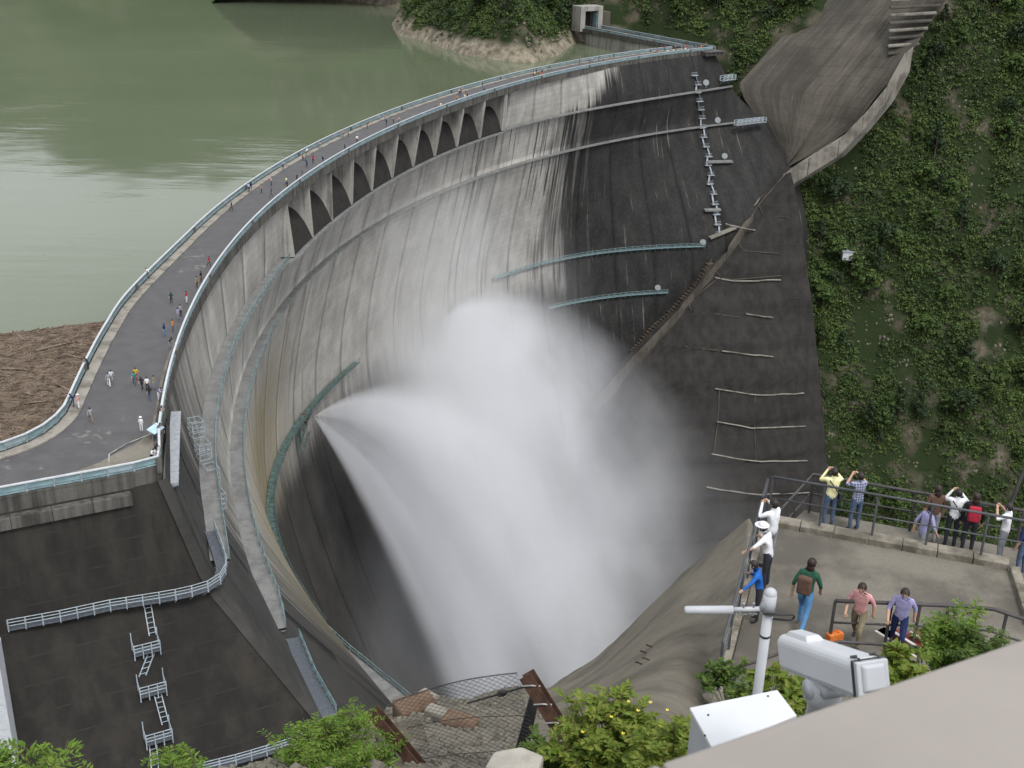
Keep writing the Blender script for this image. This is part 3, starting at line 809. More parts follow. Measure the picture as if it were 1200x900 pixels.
# ridge blocks, one slab after another with broken tops
rd = densify(RID, 60)
for k in range(0, 57, 3):
    a, b = Vector(rd[k]), Vector(rd[k + 3])
    w = 5.0 if k < 24 else (9.5 if k < 39 else 6.0)
    d = (b - a).normalized(); side = Vector((0.75, 0.66, 0))
    a2 = a + d * 0.15; b2 = b - d * 0.1
    if k >= 21: sh_ = Vector((0.3, -3.2, 0.9)) if k < 42 else Vector((0, -1.5, 0.5)); a2 = a2 + sh_; b2 = b2 + sh_
    j = random.uniform(-0.5, 0.5); tilt = 0.42 if k < 42 else 0.2
    mb = MB()
    q0, q1 = a2 - side * w * 0.5, a2 + side * w * 0.5; q2, q3 = b2 + side * (w * 0.5), b2 - side * (w * 0.5)
    mb.hexa([q - Vector((0, 0, 8)) for q in (q0, q1, q2, q3)], [q + Vector((0, 0, 0.5 + j - (w * tilt if q in (q0, q3) else 0))) for q in (q0, q1, q2, q3)])
    o = mb.build('ridge_slab', M['ridge'] if k < 21 else (M['ridge_dark'] if k < 42 else M['block']), bevel=0.25); put_parent(o, block)
# apron: the concrete-lined slope behind the ridge, in two facets
apron = empty('concrete_apron', (120, 440, -45))
tag(apron, 'brown streaked concrete apron lining the slope behind the far thrust block', 'slope lining')
apx_top = [((985, -30), 476), ((960, 0), 472), ((932, 28), 466), ((908, 52), 460), ((884, 78), 455), ((866, 98), 450), ((872, 116), 444), ((886, 136), 438), ((905, 160), 434), ((920, 186), 428)]
apx_bot = [((1128, -60), 440), ((1112, 0), 434), ((1092, 30), 428), ((1072, 58), 423), ((1050, 88), 421), ((1025, 118), 420), ((1000, 150), 420), ((970, 172), 420), ((945, 186), 421), ((925, 197), 422)]
t_ = densify([ony(p[0], p[1], y) for p, y in apx_top], 40); b_ = densify([ony(p[0], p[1], y) for p, y in apx_bot], 40)
P = np.zeros((40, 30, 3))
for j in range(30):
    w = j / 29
    P[:, j] = t_ * (1 - w) + b_ * w
    P[:, j, 1] += 2.0 * (1 if w > 0.66 else 0)
P[:, :, 1] += (fbm(P[:, :, 0] * 0.06, P[:, :, 2] * 0.06, 3, 2) - 0.5) * 4
o = link('lining', grid_mesh('lining', P, True, np.stack(np.meshgrid(np.linspace(0, 1, 40), np.linspace(0, 1, 30), indexing='ij'), -1), flip=True), M['apron_uv']); put_parent(o, apron)
# rough pour lifts in the upper right of the apron
for k in range(9):
    y0 = -14 + k * 9
    a = ony(1044 - k * 0.5, y0 + 5, 436 - k * 0.9); b = ony(1112 - k * 5.0, y0 + 2, 434 - k * 0.9)
    mb = MB(); mb.bar(a, b, 2.6, 1.0); o = mb.build('pour_lift', M['ridge'] if k % 2 else M['apron'], bevel=0.3); put_parent(o, apron)

M['near_slope'] = concrete('brown_shotcrete', (0.165, 0.148, 0.118), (0.085, 0.077, 0.062), 0.45, 0.25, 0.28, 0.8, 0.25, 3.5)
# ------------------------------------------------------------------ near bank: ground below the viewpoint
NEAR_E = [(-260, 1010, 12), (-100, 975, 12), (150, 945, 13), (300, 915, 15), (390, 885, 19), (440, 852, 25), (480, 826, 30), (560, 822, 38), (645, 806, 48), (700, 770, 46), (740, 732, 44), (800, 672, 41), (850, 630, 39), (880, 606, 38), (930, 630, 37), (1010, 640, 36.5), (1100, 650, 36), (1250, 660, 36)]
edge = np.array([tuple(ony(a, b, y)) for a, b, y in NEAR_E])
es = np.array([e[0] for e in NEAR_E], float); q = np.linspace(-260, 1250, 420)
edge = np.stack([np.interp(q, es, edge[:, k]) for k in range(3)], 1)
NEAR_N = [(-260, 1160, 4.0), (150, 1120, 5), (400, 1010, 7.0), (600, 950, 8.5), (700, 905, 10.5), (780, 870, 14.5), (830, 850, 18.4), (900, 852, 18.6), (1000, 862, 18.2), (1250, 930, 15.5)]
ne = np.array([tuple(ony(a, b, y)) for a, b, y in NEAR_N]); ns = np.array([e[0] for e in NEAR_N], float)
nearl = np.stack([np.interp(q, ns, ne[:, k]) for k in range(3)], 1)
rowsP = []
feet = nearl.copy(); feet[:, 1] = np.minimum(feet[:, 1] * 0.35, 3.0); feet[:, 2] = np.maximum(49.6, feet[:, 2]); feet[:, 0] *= 0.7
for w in np.linspace(0, 1, 8)[:-1]: rowsP.append(feet * (1 - w) + nearl * w)
NR = 130
for w in np.linspace(0, 1, NR):
    r = nearl * (1 - w) + edge * w
    r[:, 2] += np.sin(math.pi * w) * np.interp(q, [560, 680], [0.6, 0.0])
    rowsP.append(r)
for dy, dz in ((1.2, 1.6), (4, 7), (12, 26), (26, 60), (50, 110), (80, 170)):
    r = edge.copy(); r[:, 1] += dy; r[:, 2] -= dz; rowsP.append(r)
P = np.stack(rowsP, 0)
dk_ = np.clip((q - 878) / 15, 0, 1)[None, :]
P[:, :, 2] -= 1.0 * dk_ * np.clip((P[:, :, 1] - 14) / 4, 0, 1)
amp = np.clip((P[:, :, 1] - 4) / 20, 0, 1.4) * (1 - 0.85 * dk_) * np.interp(q, [600, 680, 900], [1.0, 0.3, 0.3])[None, :]
P[:, :, 2] += ((fbm(P[:, :, 0] * 0.25, P[:, :, 1] * 0.18, 5, 12) - 0.55) * 1.0 + (fbm(P[:, :, 0] * 1.3, P[:, :, 1] * 0.9, 4, 15) - 0.5) * 0.3) * amp
NEARP = P
ng = link('near_slope', grid_mesh('near_slope', P, True), M['near_slope']); ng['kind'] = 'structure'
def near_z(x, y):
    f = NEARP.reshape(-1, 3); i = np.argmin((f[:, 0] - x) ** 2 + (f[:, 1] - y) ** 2); return float(f[i, 2])

# ------------------------------------------------------------------ water jets and spray
def jet(name, origin, az, label, T0=-1.5, T1=0.92, k=0.0195, lat=0.54, dens=4.4, umax=88.0, hmin=-84.0, s0=0.08, fin=0.0, box=True):
    """spray thrown ballistically from one valve: every drop leaves the mouth with its own slope T and side slope Q"""
    pw = 4.0 if box else 2.0
    def pt(u, T, Q): return (u, Q * u, u * T - k * u * u)
    us = np.r_[0.02, 1.5, 4, 8, 13, 19, 26, 33, 41, 50, 60, 70, 80, umax]; n = 24
    V = []
    for u in us:
        for j in range(n):
            a = 2 * math.pi * j / n; ca, sa = math.cos(a), math.sin(a)
            g = (abs(ca) ** pw + abs(sa) ** pw) ** (-1 / pw)
            T = (T0 + T1) / 2 + (T1 - T0) / 2 * ca * g; Q = lat * sa * g
            x, y, h = pt(u, T, Q)
            V.append((x, y + 0.35 * sa, max(h + 0.5 * ca, hmin)))
    F = []
    for i in range(len(us) - 1):
        for j in range(n):
            F.append((i * n + j, (i + 1) * n + j, (i + 1) * n + (j + 1) % n, i * n + (j + 1) % n))
    mb = MB(); mb.add(V, F + [tuple(range(n)), tuple((len(us) - 1) * n + j for j in range(n - 1, -1, -1))])
    m_ = bpy.data.materials.new(name + '_spray'); m_.use_nodes = True; nt = NT(m_)
    nt.n.remove(nt.n['Principled BSDF'])
    c = nt.sep(nt.coord('Object')); u, v, h = c[0], c[1], c[2]
    us_ = nt.math('MAXIMUM', u, 0.05)
    T = nt.math('DIVIDE', nt.math('ADD', h, nt.math('MULTIPLY', nt.math('MULTIPLY', u, u), k)), us_)
    Q = nt.math('DIVIDE', v, us_)
    tc, tr = (T0 + T1) / 2, (T1 - T0) / 2
    a = nt.math('ABSOLUTE', nt.math('DIVIDE', nt.math('SUBTRACT', T, tc), tr)); b = nt.math('ABSOLUTE', nt.math('DIVIDE', Q, lat))
    rr = nt.math('POWER', nt.math('ADD', nt.math('POWER', a, pw), nt.math('POWER', b, pw)), 1.0 / pw)
    streak = nt.noise(nt.comb(nt.math('MULTIPLY', T, 4.2), nt.math('MULTIPLY', Q, 4.2), nt.math('MULTIPLY', u, 0.02)), 1.0, 4, 0.6)
    cloud = nt.noise(nt.comb(nt.math('MULTIPLY', u, 0.06), nt.math('MULTIPLY', v, 0.06), nt.math('MULTIPLY', h, 0.035)), 1.0, 4, 0.55)
    soft = nt.math('ADD', s0, nt.math('MULTIPLY', u, 0.010))
    fall = nt.math('DIVIDE', nt.math('SUBTRACT', nt.math('SUBTRACT', 1.0, rr), nt.math('MULTIPLY', nt.math('SUBTRACT', streak, 0.42), 0.45)), soft, clamp=True)
    d = nt.math('DIVIDE', dens, nt.math('ADD', u, 4.0))
    # dense low core and dense crown, thinner between
    lobes = nt.math('ADD', 0.4, nt.math('ADD', nt.ramp(T, tc + 0.05, tc - 0.45), nt.math('MULTIPLY', nt.ramp(T, tc + 0.45, tc + 0.95), 0.6)))
    tex = nt.math('ADD', 0.26, nt.math('MULTIPLY', nt.ramp(nt.math('ADD', nt.math('MULTIPLY', streak, 0.62), nt.math('MULTIPLY', cloud, 0.42)), 0.40, 0.64), 1.05))
    d = nt.math('MULTIPLY', nt.math('MULTIPLY', nt.math('MULTIPLY', d, fall), lobes), tex)
    d = nt.math('MULTIPLY', d, nt.ramp(u, umax, umax - 28))
    if fin: d = nt.math('MULTIPLY', d, nt.ramp(u, 0.0, fin))
    d = nt.math('MULTIPLY', d, nt.ramp(h, hmin, hmin + 25))
    pv = nt.new('ShaderNodeVolumePrincipled'); pv.inputs['Color'].default_value = (0.85, 0.86, 0.89, 1)
    nt.put(pv.inputs['Density'], d)
    nt.l.new(pv.outputs[0], nt.n['Material Output'].inputs['Volume'])
    o = mb.build(name, m_, smooth=True, loc=origin, rot=(0, 0, az))
    tag(o, label, 'water jet', 'water jets thrown from the dam')
    return o
J1 = onz(362, 488, -60.5); J2 = onz(532, 368, -60.5)
jet('water_jet', J1 + Vector((1, 0, 0)), math.radians(-8), 'nearer white water jet fanning out from the left of the dam face')
jet('water_jet', J2 + Vector((1, 0, 0)), math.radians(-58), 'farther white water jet rising behind the nearer one', T0=-1.5, T1=1.1, lat=1.3, umax=76.0, s0=0.45, fin=6.0, dens=4.6, box=False)

def mist(name, c, r, dens, label, seed=0.0, lo=0.35, hi=0.7):
    mb = MB(); mb.ball((0, 0, 0), 1.0, 20, 12)
    m_ = bpy.data.materials.new(name); m_.use_nodes = True; nt = NT(m_); nt.n.remove(nt.n['Principled BSDF'])
    co = nt.coord('Object'); x = nt.sep(co)
    rr = nt.new('ShaderNodeVectorMath', operation='LENGTH'); nt.put(rr.inputs[0], co)
    nz = nt.noise(nt.comb(nt.math('MULTIPLY', x[0], r[0] / 28), nt.math('MULTIPLY', x[1], r[1] / 28), nt.math('ADD', nt.math('MULTIPLY', x[2], r[2] / 40), seed)), 1.0, 3, 0.5)
    d = nt.math('MULTIPLY', nt.ramp(rr.outputs['Value'], 1.0, 0.25), nt.math('MULTIPLY', nt.ramp(nz, lo, hi), dens))
    pv = nt.new('ShaderNodeVolumePrincipled'); pv.inputs['Color'].default_value = (0.96, 0.965, 0.975, 1)
    nt.put(pv.inputs['Density'], d); nt.l.new(pv.outputs[0], nt.n['Material Output'].inputs['Volume'])
    o = mb.build(name, m_, smooth=True, loc=c); o.scale = r
    tag(o, label, None, None, 'stuff'); return o
mist('spray_mist', (14, 268, -122), (80, 70, 48), 0.015, 'pale mist hanging over the foot of the jets', 1.0)
mist('spray_mist', (-18, 290, -52), (42, 58, 46), 0.024, 'thin grey spray drifting up the dam face', 4.0)
mist('spray_mist', (-8, 284, -74), (40, 40, 36), 0.024, 'grey spray filling the gap between the two jets', 7.0, 0.25, 0.6)

# ------------------------------------------------------------------ finding places on the walls
def on_face(px, py, out=0.0):
    prev = None
    for z in np.arange(0.5, -148, -0.5):
        p = onz(px, py, z); ph = math.degrees(math.atan2(p.y - KY, p.x - KX)) % 360
        if not 100 < ph < 224: continue
        d = math.hypot(p.x - KX, p.y - KY) - face_r(ph, z)
        if prev is not None and d >= 0 > prev:
            q = face_pt(ph, z, out); return q, ph, z
        prev = d
    p = onz(px, py, -60); return p, 150.0, -60.0
def on_wing(px, py, out=0.0):
    prev = None
    for z in np.arange(-0.5, -60, -0.1):
        p = onz(px, py, z); d = float(np.dot(np.array((p.x, p.y)) - WING_C, WING_N)) - wing_off(z)
        if prev is not None and d <= 0 < prev: return p + Vector((WING_N[0], WING_N[1], 0)) * out
        prev = d
    return p

# ------------------------------------------------------------------ crest railings
def unit_box(name, d, mat):
    mb = MB(); mb.box((0, 0, 0), d); me = mb.mesh(name, (mat,)); return me
panel_me = unit_box('panel', (1.0, 0.06, 0.52), M['rail_teal'])
panel_me2 = unit_box('panel', (1.0, 0.06, 0.52), simple('grey_blue_panel', (0.21, 0.27, 0.30), 0.5))
post_me = unit_box('post', (0.12, 0.14, 1.06), M['rail_grey'])
bulk_me = unit_box('lamp_post', (0.5, 0.55, 1.5), M['deck_beam'])
def resample(line, step):
    s = np.r_[0, np.cumsum(np.hypot(*np.diff(line, axis=0).T))]; n = max(2, int(round(s[-1] / step)) + 1)
    q = np.linspace(0, s[-1], n); return np.c_[np.interp(q, s, line[:, 0]), np.interp(q, s, line[:, 1])]
def crest_railing(line, label, z0=0.0, step=2.4, bulk=12):
    r = empty('guard_railing', (line[0, 0], line[0, 1], z0)); tag(r, label, 'railing', 'railings along the crest road')
    p = resample(line, step); n = len(p)
    t = np.gradient(p, axis=0); t /= np.hypot(*t.T)[:, None]; nn = np.c_[t[:, 1], -t[:, 0]]
    def sweep(name, w, za, zb, mat):
        P = np.zeros((n, 5, 3))
        for j, (o_, z) in enumerate(((-w / 2, zb), (w / 2, zb), (w / 2, za), (-w / 2, za), (-w / 2, zb))):
            P[:, j, :2] = p + nn * o_; P[:, j, 2] = z0 + z
        o = link(name, grid_mesh(name, P, False), mat); put_parent(o, r)
    sweep('top_rail', 0.24, 1.02, 1.14, M['rail_pale'])
    sweep('lower_rail', 0.12, 0.22, 0.34, M['rail_teal'])
    sweep('plinth', 0.34, -0.05, 0.14, M['deck_beam'])
    for i in range(n - 1):
        a, b = p[i], p[i + 1]; L = np.hypot(*(b - a)); ang = math.atan2(b[1] - a[1], b[0] - a[0])
        mid = (a + b) / 2
        o = link('panel', panel_me if (i * 7) % 5 else panel_me2, None, None, (mid[0], mid[1], z0 + 0.70), (0, 0, ang), (L - 0.16, 1, 1)); put_parent(o, r)
        big = bulk and i % bulk == 5
        o = link('post', bulk_me if big else post_me, None, None, (a[0], a[1], z0 + (0.15 if big else 0.53)), (0, 0, ang)); put_parent(o, r)
    return r
crest_railing(offset(DN, 0.12)[:612], 'pale blue railing along the valley side of the crest road')
crest_railing(offset(UPL, -0.05)[10:560], 'pale blue railing along the lake side of the crest road')
crest_railing(np.array([FW0 + fd * 0.5 - fn * 0.2, FW1 - fn * 0.2]), 'grey railing on the hill side of the far wing road', 0.0, 3.0, 9)
crest_railing(np.array([FW0 + fd * 9.5 + fn * 7.6, FW1 + fn * 7.6]), 'grey railing on the lake side of the far wing road', 0.0, 3.0, 9)

# ------------------------------------------------------------------ steel walkways
def walkway(name, pts, label, width=1.0, mat_deck=None, mat_rail=None, sides=(1,), step=1.6, rails=(0.45, 0.78, 1.1), brackets=True, group=None, rr=0.045, thick=0.1, bdepth=0.6, cat='walkway'):
    """deck on a path (list of 3-D points at deck level), rails on the given sides (+1 right of the path)"""
    r = empty(name, tuple(pts[0])); tag(r, label, cat, group)
    md = mat_deck or M['grating']; mr = mat_rail or M['steel_pale']
    p = densify(pts, max(2, int(round(sum((Vector(pts[i + 1]) - Vector(pts[i])).length for i in range(len(pts) - 1)) / step)) + 1))
    n = len(p); t = np.gradient(p[:, :2], axis=0); t /= np.maximum(np.hypot(*t.T), 1e-6)[:, None]; nn = np.c_[t[:, 1], -t[:, 0]]
    # deck plates
    for i in range(n - 1):
        a, b = p[i], p[i + 1]; na, nb = nn[i] * width / 2, nn[i + 1] * width / 2
        mb = MB(); g = 0.03
        q = [a[:2] - na, a[:2] + na, b[:2] + nb, b[:2] - nb]; cz = [a[2], a[2], b[2], b[2]]
        c = sum(q) / 4
        q = [c + (k - c) * (1 - g) for k in q]
        mb.hexa([(k[0], k[1], z - thick) for k, z in zip(q, cz)], [(k[0], k[1], z) for k, z in zip(q, cz)])
        o = mb.build('deck_plate', md); put_parent(o, r)
    for sd in sides:
        e = p.copy(); e[:, :2] += nn * (width / 2 - 0.03) * sd
        for h in rails:
            mb = MB(); mb.tube([Vector(k) + Vector((0, 0, h)) for k in e], rr, 5); o = mb.build('rail', mr); put_parent(o, r)
        for k in e:
            mb = MB(); mb.bar(Vector(k) - Vector((0, 0, thick)), Vector(k) + Vector((0, 0, rails[-1])), rr * 2.2); o = mb.build('post', mr); put_parent(o, r)
    if brackets:
        for i in range(n):
            k = p[i]; a = Vector((k[0] + nn[i][0] * width / 2, k[1] + nn[i][1] * width / 2, k[2] - thick)); b = Vector((k[0] - nn[i][0] * width / 2, k[1] - nn[i][1] * width / 2, k[2] - thick))
            mb = MB(); mb.bar(a, b, 0.1, 0.16); lo = a if sides and sides[0] > 0 else b
            hi = b if sides and sides[0] > 0 else a
            mb.bar(lo, hi - Vector((0, 0, bdepth)), 0.08); o = mb.build('bracket', mr); put_parent(o, r)
    return r
wcat = [onz(a, b, -11.5) for a, b in ((10, 735), (70, 724), (130, 711), (200, 700), (236, 692), (252, 684), (261, 668), (254, 645), (246, 622))]
walkway('steel_catwalk', wcat, 'pale steel catwalk crossing the black wing wall above the ladders', 1.1, M['grating'], M['steel_pale'], (1,), 1.5, bdepth=0.9)
bcat = [onz(a, b, -24.4) for a, b in ((343, 748), (362, 795), (386, 838))]
walkway('steel_catwalk', bcat, 'grating walkway with teal rail at the end of the lower ledge', 1.5, M['grating'], M['teal_bright'], (-1,), 1.5, bdepth=0.8)
bcat2 = [onz(a, b, -24.6) for a, b in ((392, 848), (340, 872), (280, 890), (200, 910))]
walkway('steel_catwalk', bcat2, 'pale steel catwalk along the foot of the black wing wall', 1.1, M['grating'], M['steel_pale'], (-1,), 1.5, bdepth=0.9)
# metal clad walkway hung under the crest corner
hw = [onz(a, b, -2.4) for a, b in ((204, 482), (202, 520), (200, 566))]
walkway('hanging_walkway', hw, 'grey sheet metal walkway hung just below the crest corner', 1.5, simple('grey_sheet_metal', (0.27, 0.29, 0.31), 0.45), M['rail_grey'], (), 1.2, brackets=True, bdepth=0.5, thick=0.25)
# rungs and cages down the near corner
def frame_cage(px, py, label, on=on_face, w=2.2, h=2.6, mat=None):
    q = on(px, py); q = q[0] if isinstance(q, tuple) else q
    r = empty('ladder_platform', tuple(q)); tag(r, label, 'platform', 'small steel platforms on the walls')
    return r, q
CORN = [(220, 512), (228, 538), (238, 566), (246, 596)]
for k, (a, b) in enumerate(CORN):
    q, ph, z = on_face(a, b, 0.9)
    r = empty('access_frame', tuple(q)); tag(r, 'thin steel access frame on the near corner wall, %s of four going down' % ('first', 'second', 'third', 'fourth')[k], 'frame', 'access frames below the crest corner')
    rz = math.radians(ph)
    for (x, y) in ((-.7, -.9), (.7, -.9), (.7, .9), (-.7, .9)):
        mb = MB(); mb.bar((x, y, 0), (x, y, 2.0), 0.09); mb.build('post', M['steel_pale'], r)
    for zz in (0.05, 0.7, 1.3, 1.95):
        mb = MB()
        for (x0, y0, x1, y1) in ((-.7, -.9, .7, -.9), (.7, -.9, .7, .9), (.7, .9, -.7, .9), (-.7, .9, -.7, -.9)): mb.bar((x0, y0, zz), (x1, y1, zz), 0.07)
        mb.build('rail', M['steel_pale'], r)
    r.rotation_euler = (0, 0, rz)
# ladders and landings down the wing wall
LAD = [(170, 752), (177, 800), (184, 855)]
ltop = [(172, 707), (176, 764), (184, 812), (178, 866)]; lbot = [(178, 742), (166, 790), (193, 846), (182, 915)]
for k in range(4):
    a, b = on_wing(*ltop[k], 0.35), on_wing(*lbot[k], 0.35)
    r = empty('ladder', tuple(b)); tag(r, 'thin steel ladder on the black wing wall, %s from the top' % ('first', 'second', 'third', 'fourth')[k], 'ladder', 'ladders down the wing wall')
    sd = Vector((WING_D[0], WING_D[1], 0)) * 0.32
    for s_ in (-1, 1):
        mb = MB(); mb.bar(a + sd * s_, b + sd * s_, 0.09); o = mb.build('stile', M['steel_pale']); put_parent(o, r)
    n = int((a - b).length / 0.45)
    for j in range(n):
        c = a.lerp(b, (j + 0.5) / n); mb = MB(); mb.bar(c - sd, c + sd, 0.06); o = mb.build('rung', M['steel_pale']); put_parent(o, r)
for k, (a, b) in enumerate(LAD):
    q = on_wing(a, b + 6, 0.6)
    r = empty('ladder_platform', tuple(q), math.atan2(WING_D[1], WING_D[0])); tag(r, 'railed steel landing between the ladders on the wing wall, %s one' % ('upper', 'middle', 'lowest')[k], 'platform', 'landings on the wing wall')
    mb = MB(); mb.box((0, 0, -0.05), (2.4, 1.1, 0.09)); mb.build('floor_grating', M['grating'], r)
    for zz in (0.4, 0.75, 1.1):
        mb = MB(); mb.tube([(-1.2, -0.55, zz), (-1.2, 0.55, zz), (1.2, 0.55, zz), (1.2, -0.55, zz)], 0.05, 5); mb.build('rail', M['steel_pale'], r)
    for x, y in ((-1.2, -.55), (-1.2, .55), (-.4, .55), (.4, .55), (1.2, .55), (1.2, -.55)):
        mb = MB(); mb.bar((x, y, -0.5), (x, y, 1.12 + (0.8 if y < 0 else 0)), 0.09); mb.build('post', M['steel_pale'], r)
# pale upright shaft at the left end of the wing catwalk
_sh = on_wing(0, 862, 1.6)
sh = empty('steel_shaft', (_sh.x - 0.2, _sh.y, -40)); tag(sh, 'smooth pale grey upright shaft at the left edge of the wing wall', 'shaft')
for k in range(12):
    mb = MB(); mb.box((0, 0, 1.5 + k * 2.6), (2.6, 2.6, 2.57), 0.3); mb.build('shaft_panel', simple('shaft_grey', (0.40, 0.42, 0.44), 0.5, var=0.05) if k == 0 else bpy.data.materials['shaft_grey'], sh, bevel=0.02)
mb = MB(); mb.box((-2.1, -1.0, 12), (1.2, 1.2, 24), 0.3); mb.build('rusty_pipe', M['rust'], sh)

# C and D: teal walkways low on the face
def face_walk(z, ph0, ph1, label, mat, rail, n=60, width=1.3, step=2.2):
    pts = [face_pt(ph, z, 0.15 + width / 2) for ph in np.linspace(ph0, ph1, n)]
    return walkway('face_walkway', pts, label, width, mat, rail, (-1,), step, (0.55, 1.1), True, 'steel walkways low on the dam face', 0.06, 0.22, 1.4)
_, phc0, _z = on_face(824, 291); _, phc1, _z = on_face(575, 330)
face_walk(-60.0, phc0, phc1, 'teal steel walkway on the black far part of the dam face, upper one', M['teal_bright'], M['teal_bright'], width=1.0)
_, phd0, _z = on_face(780, 345); _, phd1, _z = on_face(640, 355)
face_walk(-75.0, phd0, phd1, 'teal steel walkway on the black far part of the dam face, lower one', M['teal_bright'], M['teal_bright'], width=1.0)
_, phe0, _z = on_face(412, 428)
face_walk(-60.0, phe0, 205.5, 'weathered teal walkway curving past the nearer jet', M['teal_steel'], M['teal_steel'], 60, 1.7, 2.6)
near_end = [onz(a, b, -60.0) for a, b in ((368, 735), (400, 765), (440, 798), (474, 826))]
walkway('face_walkway', near_end, 'broken pale walkway with rusty edges at the near foot of the dam', 2.6, M['ledge'], M['teal_bright'], (-1,), 2.2, (0.6, 1.2), True, None, 0.07, 0.5, 1.2)
# valve houses where the jets leave the wall
for J, lab in ((J1, 'steel valve frame where the nearer jet leaves the wall'),):
    ph = math.degrees(math.atan2(J.y - KY, J.x - KX)) % 360
    q = face_pt(ph, -62.5, 0.0)
    r = empty('valve_frame', tuple(q), math.radians(ph)); tag(r, lab, 'valve frame')
    for y in (-5, -2.5, 0, 2.5, 5):
        mb = MB(); mb.bar((0, y, -4), (0, y, 2.4), 0.3); mb.bar((0, y, -4), (-1.8, y, 2.0), 0.2); mb.build('strut', M['teal_steel'], r)
    mb = MB(); mb.bar((-1.0, -6, -4), (-1.0, 6, -4), 0.4); mb.bar((-1.0, -6, 0.2), (-1.0, 6, 0.2), 0.3); mb.build('beam', M['teal_steel'], r)
    mb = MB(); mb.tube([(1, 0, 1.6), (-1.2, 0, 1.6)], 1.1, 14); mb.build('nozzle', M['rust_light'], r)

# hand rails along the near run of the two ledges
for z_, w_, p0, p1, ext in ((-12.0, 2.2, 192.0, 214.5, [(-30.6, 112.5), (-28.4, 105.5)]), (-24.0, 2.15, 192.0, 217.0, [(-24.2, 111.0)])):
    pts = [face_pt(ph, z_, w_ - 0.1 if ph > 198 else 1.3 + 0.9 * (ph - 186) / 12) for ph in np.linspace(p0, p1, 40)] + [Vector((x, y, z_)) for x, y in ext]
    for hh in (0.6, 1.15):
        mb = MB(); mb.tube([p + Vector((0, 0, hh)) for p in pts], 0.05, 5); o = mb.build('ledge_rail', M['teal_bright']); put_parent(o, dam)
    for p in densify(pts, 44):
        mb = MB(); mb.bar(Vector(p), Vector(p) + Vector((0, 0, 1.15)), 0.09); o = mb.build('rail_post', M['teal_bright']); put_parent(o, dam)

# far part of the face: zigzag stair, landings, floodlights, railings on the ledge ends
zz_px = [(812, 88), (813, 98), (815, 108), (817, 118), (819, 128), (820, 138), (821, 149), (822, 160), (824, 171), (826, 182), (828, 193), (829, 204), (830, 215), (832, 226), (834, 238), (836, 250), (838, 262), (840, 274)]
zst = empty('zigzag_stair', tuple(on_face(840, 274)[0])); tag(zst, 'long zigzag of ladders and small landings down the black far face', 'stair')
zp = [on_face(a, b, 0.7) for a, b in zz_px]
for k, (q, ph, z) in enumerate(zp):
    mb = MB(); rz = math.radians(ph) + math.pi / 2
    mb.box((q.x, q.y, q.z), (2.6, 1.1, 0.25), rz); o = mb.build('landing', M['steel_pale'] if k % 3 == 0 else M['rail_grey']); put_parent(o, zst)
    mb = MB(); mb.box((q.x, q.y, q.z + 1.0), (2.6, 0.12, 0.1), rz); mb.box((q.x, q.y, q.z + 0.5), (2.6, 0.1, 0.08), rz); o = mb.build('rail', M['rail_grey']); put_parent(o, zst)
    if k:
        mb = MB(); p0 = zp[k - 1][0]; sd = Vector((0.5 * (1 if k % 2 else -1), 0.4 * (1 if k % 2 else -1), 0))
        mb.bar(p0 + sd, q + sd, 0.55, 0.1); o = mb.build('flight', M['rail_grey']); put_parent(o, zst)
for (a, b, lab) in ((824, 97, 'round pale floodlight standing on the upper ledge'), (838, 141, 'round pale floodlight standing on the lower ledge'), (844, 182, 'round pale floodlight on the short platform below the ledges'), (819, 283, 'round pale floodlight at the end of the upper teal walkway'), (768, 337, 'round pale floodlight at the end of the lower teal walkway')):
    q, ph, z = on_face(a, b, 1.0)
    r = empty('floodlight', tuple(q - Vector((0, 0, 1.6)))); tag(r, lab, 'floodlight', 'floodlights on the dam face')
    mb = MB(); mb.tube([(0, 0, 0), (0, 0, 1.4)], 0.12, 6); mb.build('stand', M['rail_grey'], r)
    mb = MB(); mb.tube([(-0.1, -0.25, 2.0), (0.1, 0.25, 2.05)], [1.05, 0.85], 14); mb.build('lamp_head', M['rail_pale'], r)
for (x0, y0, x1, y1, lab) in ((862, 146, 896, 142, 'pale railing at the far end of the lower ledge'), (846, 94, 860, 92, 'small railed steel platform at the far dam end')):
    z = -24.0 if y0 > 120 else -9.5
    pts = [onz(x0, y0, z), onz(x1, y1, z)]
    walkway('steel_platform', pts, lab, 1.6, M['rail_grey'], M['steel_pale'], (1, -1), 2.0, (0.7, 1.4), True, None, 0.12, 0.3, 1.2, cat='platform')
for (x0, y0, x1, y1, lab) in ((826, 189, 852, 187, 'short concrete platform under the floodlight on the black face'), (819, 244, 838, 243, 'short pale platform beside the zigzag stair'), (829, 278, 856, 264, 'brown concrete bracket at the foot of the zigzag stair')):
    a, b = on_face(x0, y0, 0.9)[0], on_face(x1, y1, 0.9)[0]
    mb = MB(); mb.bar(a, b, 1.8, 0.7); o = mb.build('wall_platform', M['ridge'] if y0 > 250 else M['ledge'], bevel=0.08); tag(o, lab, 'platform')

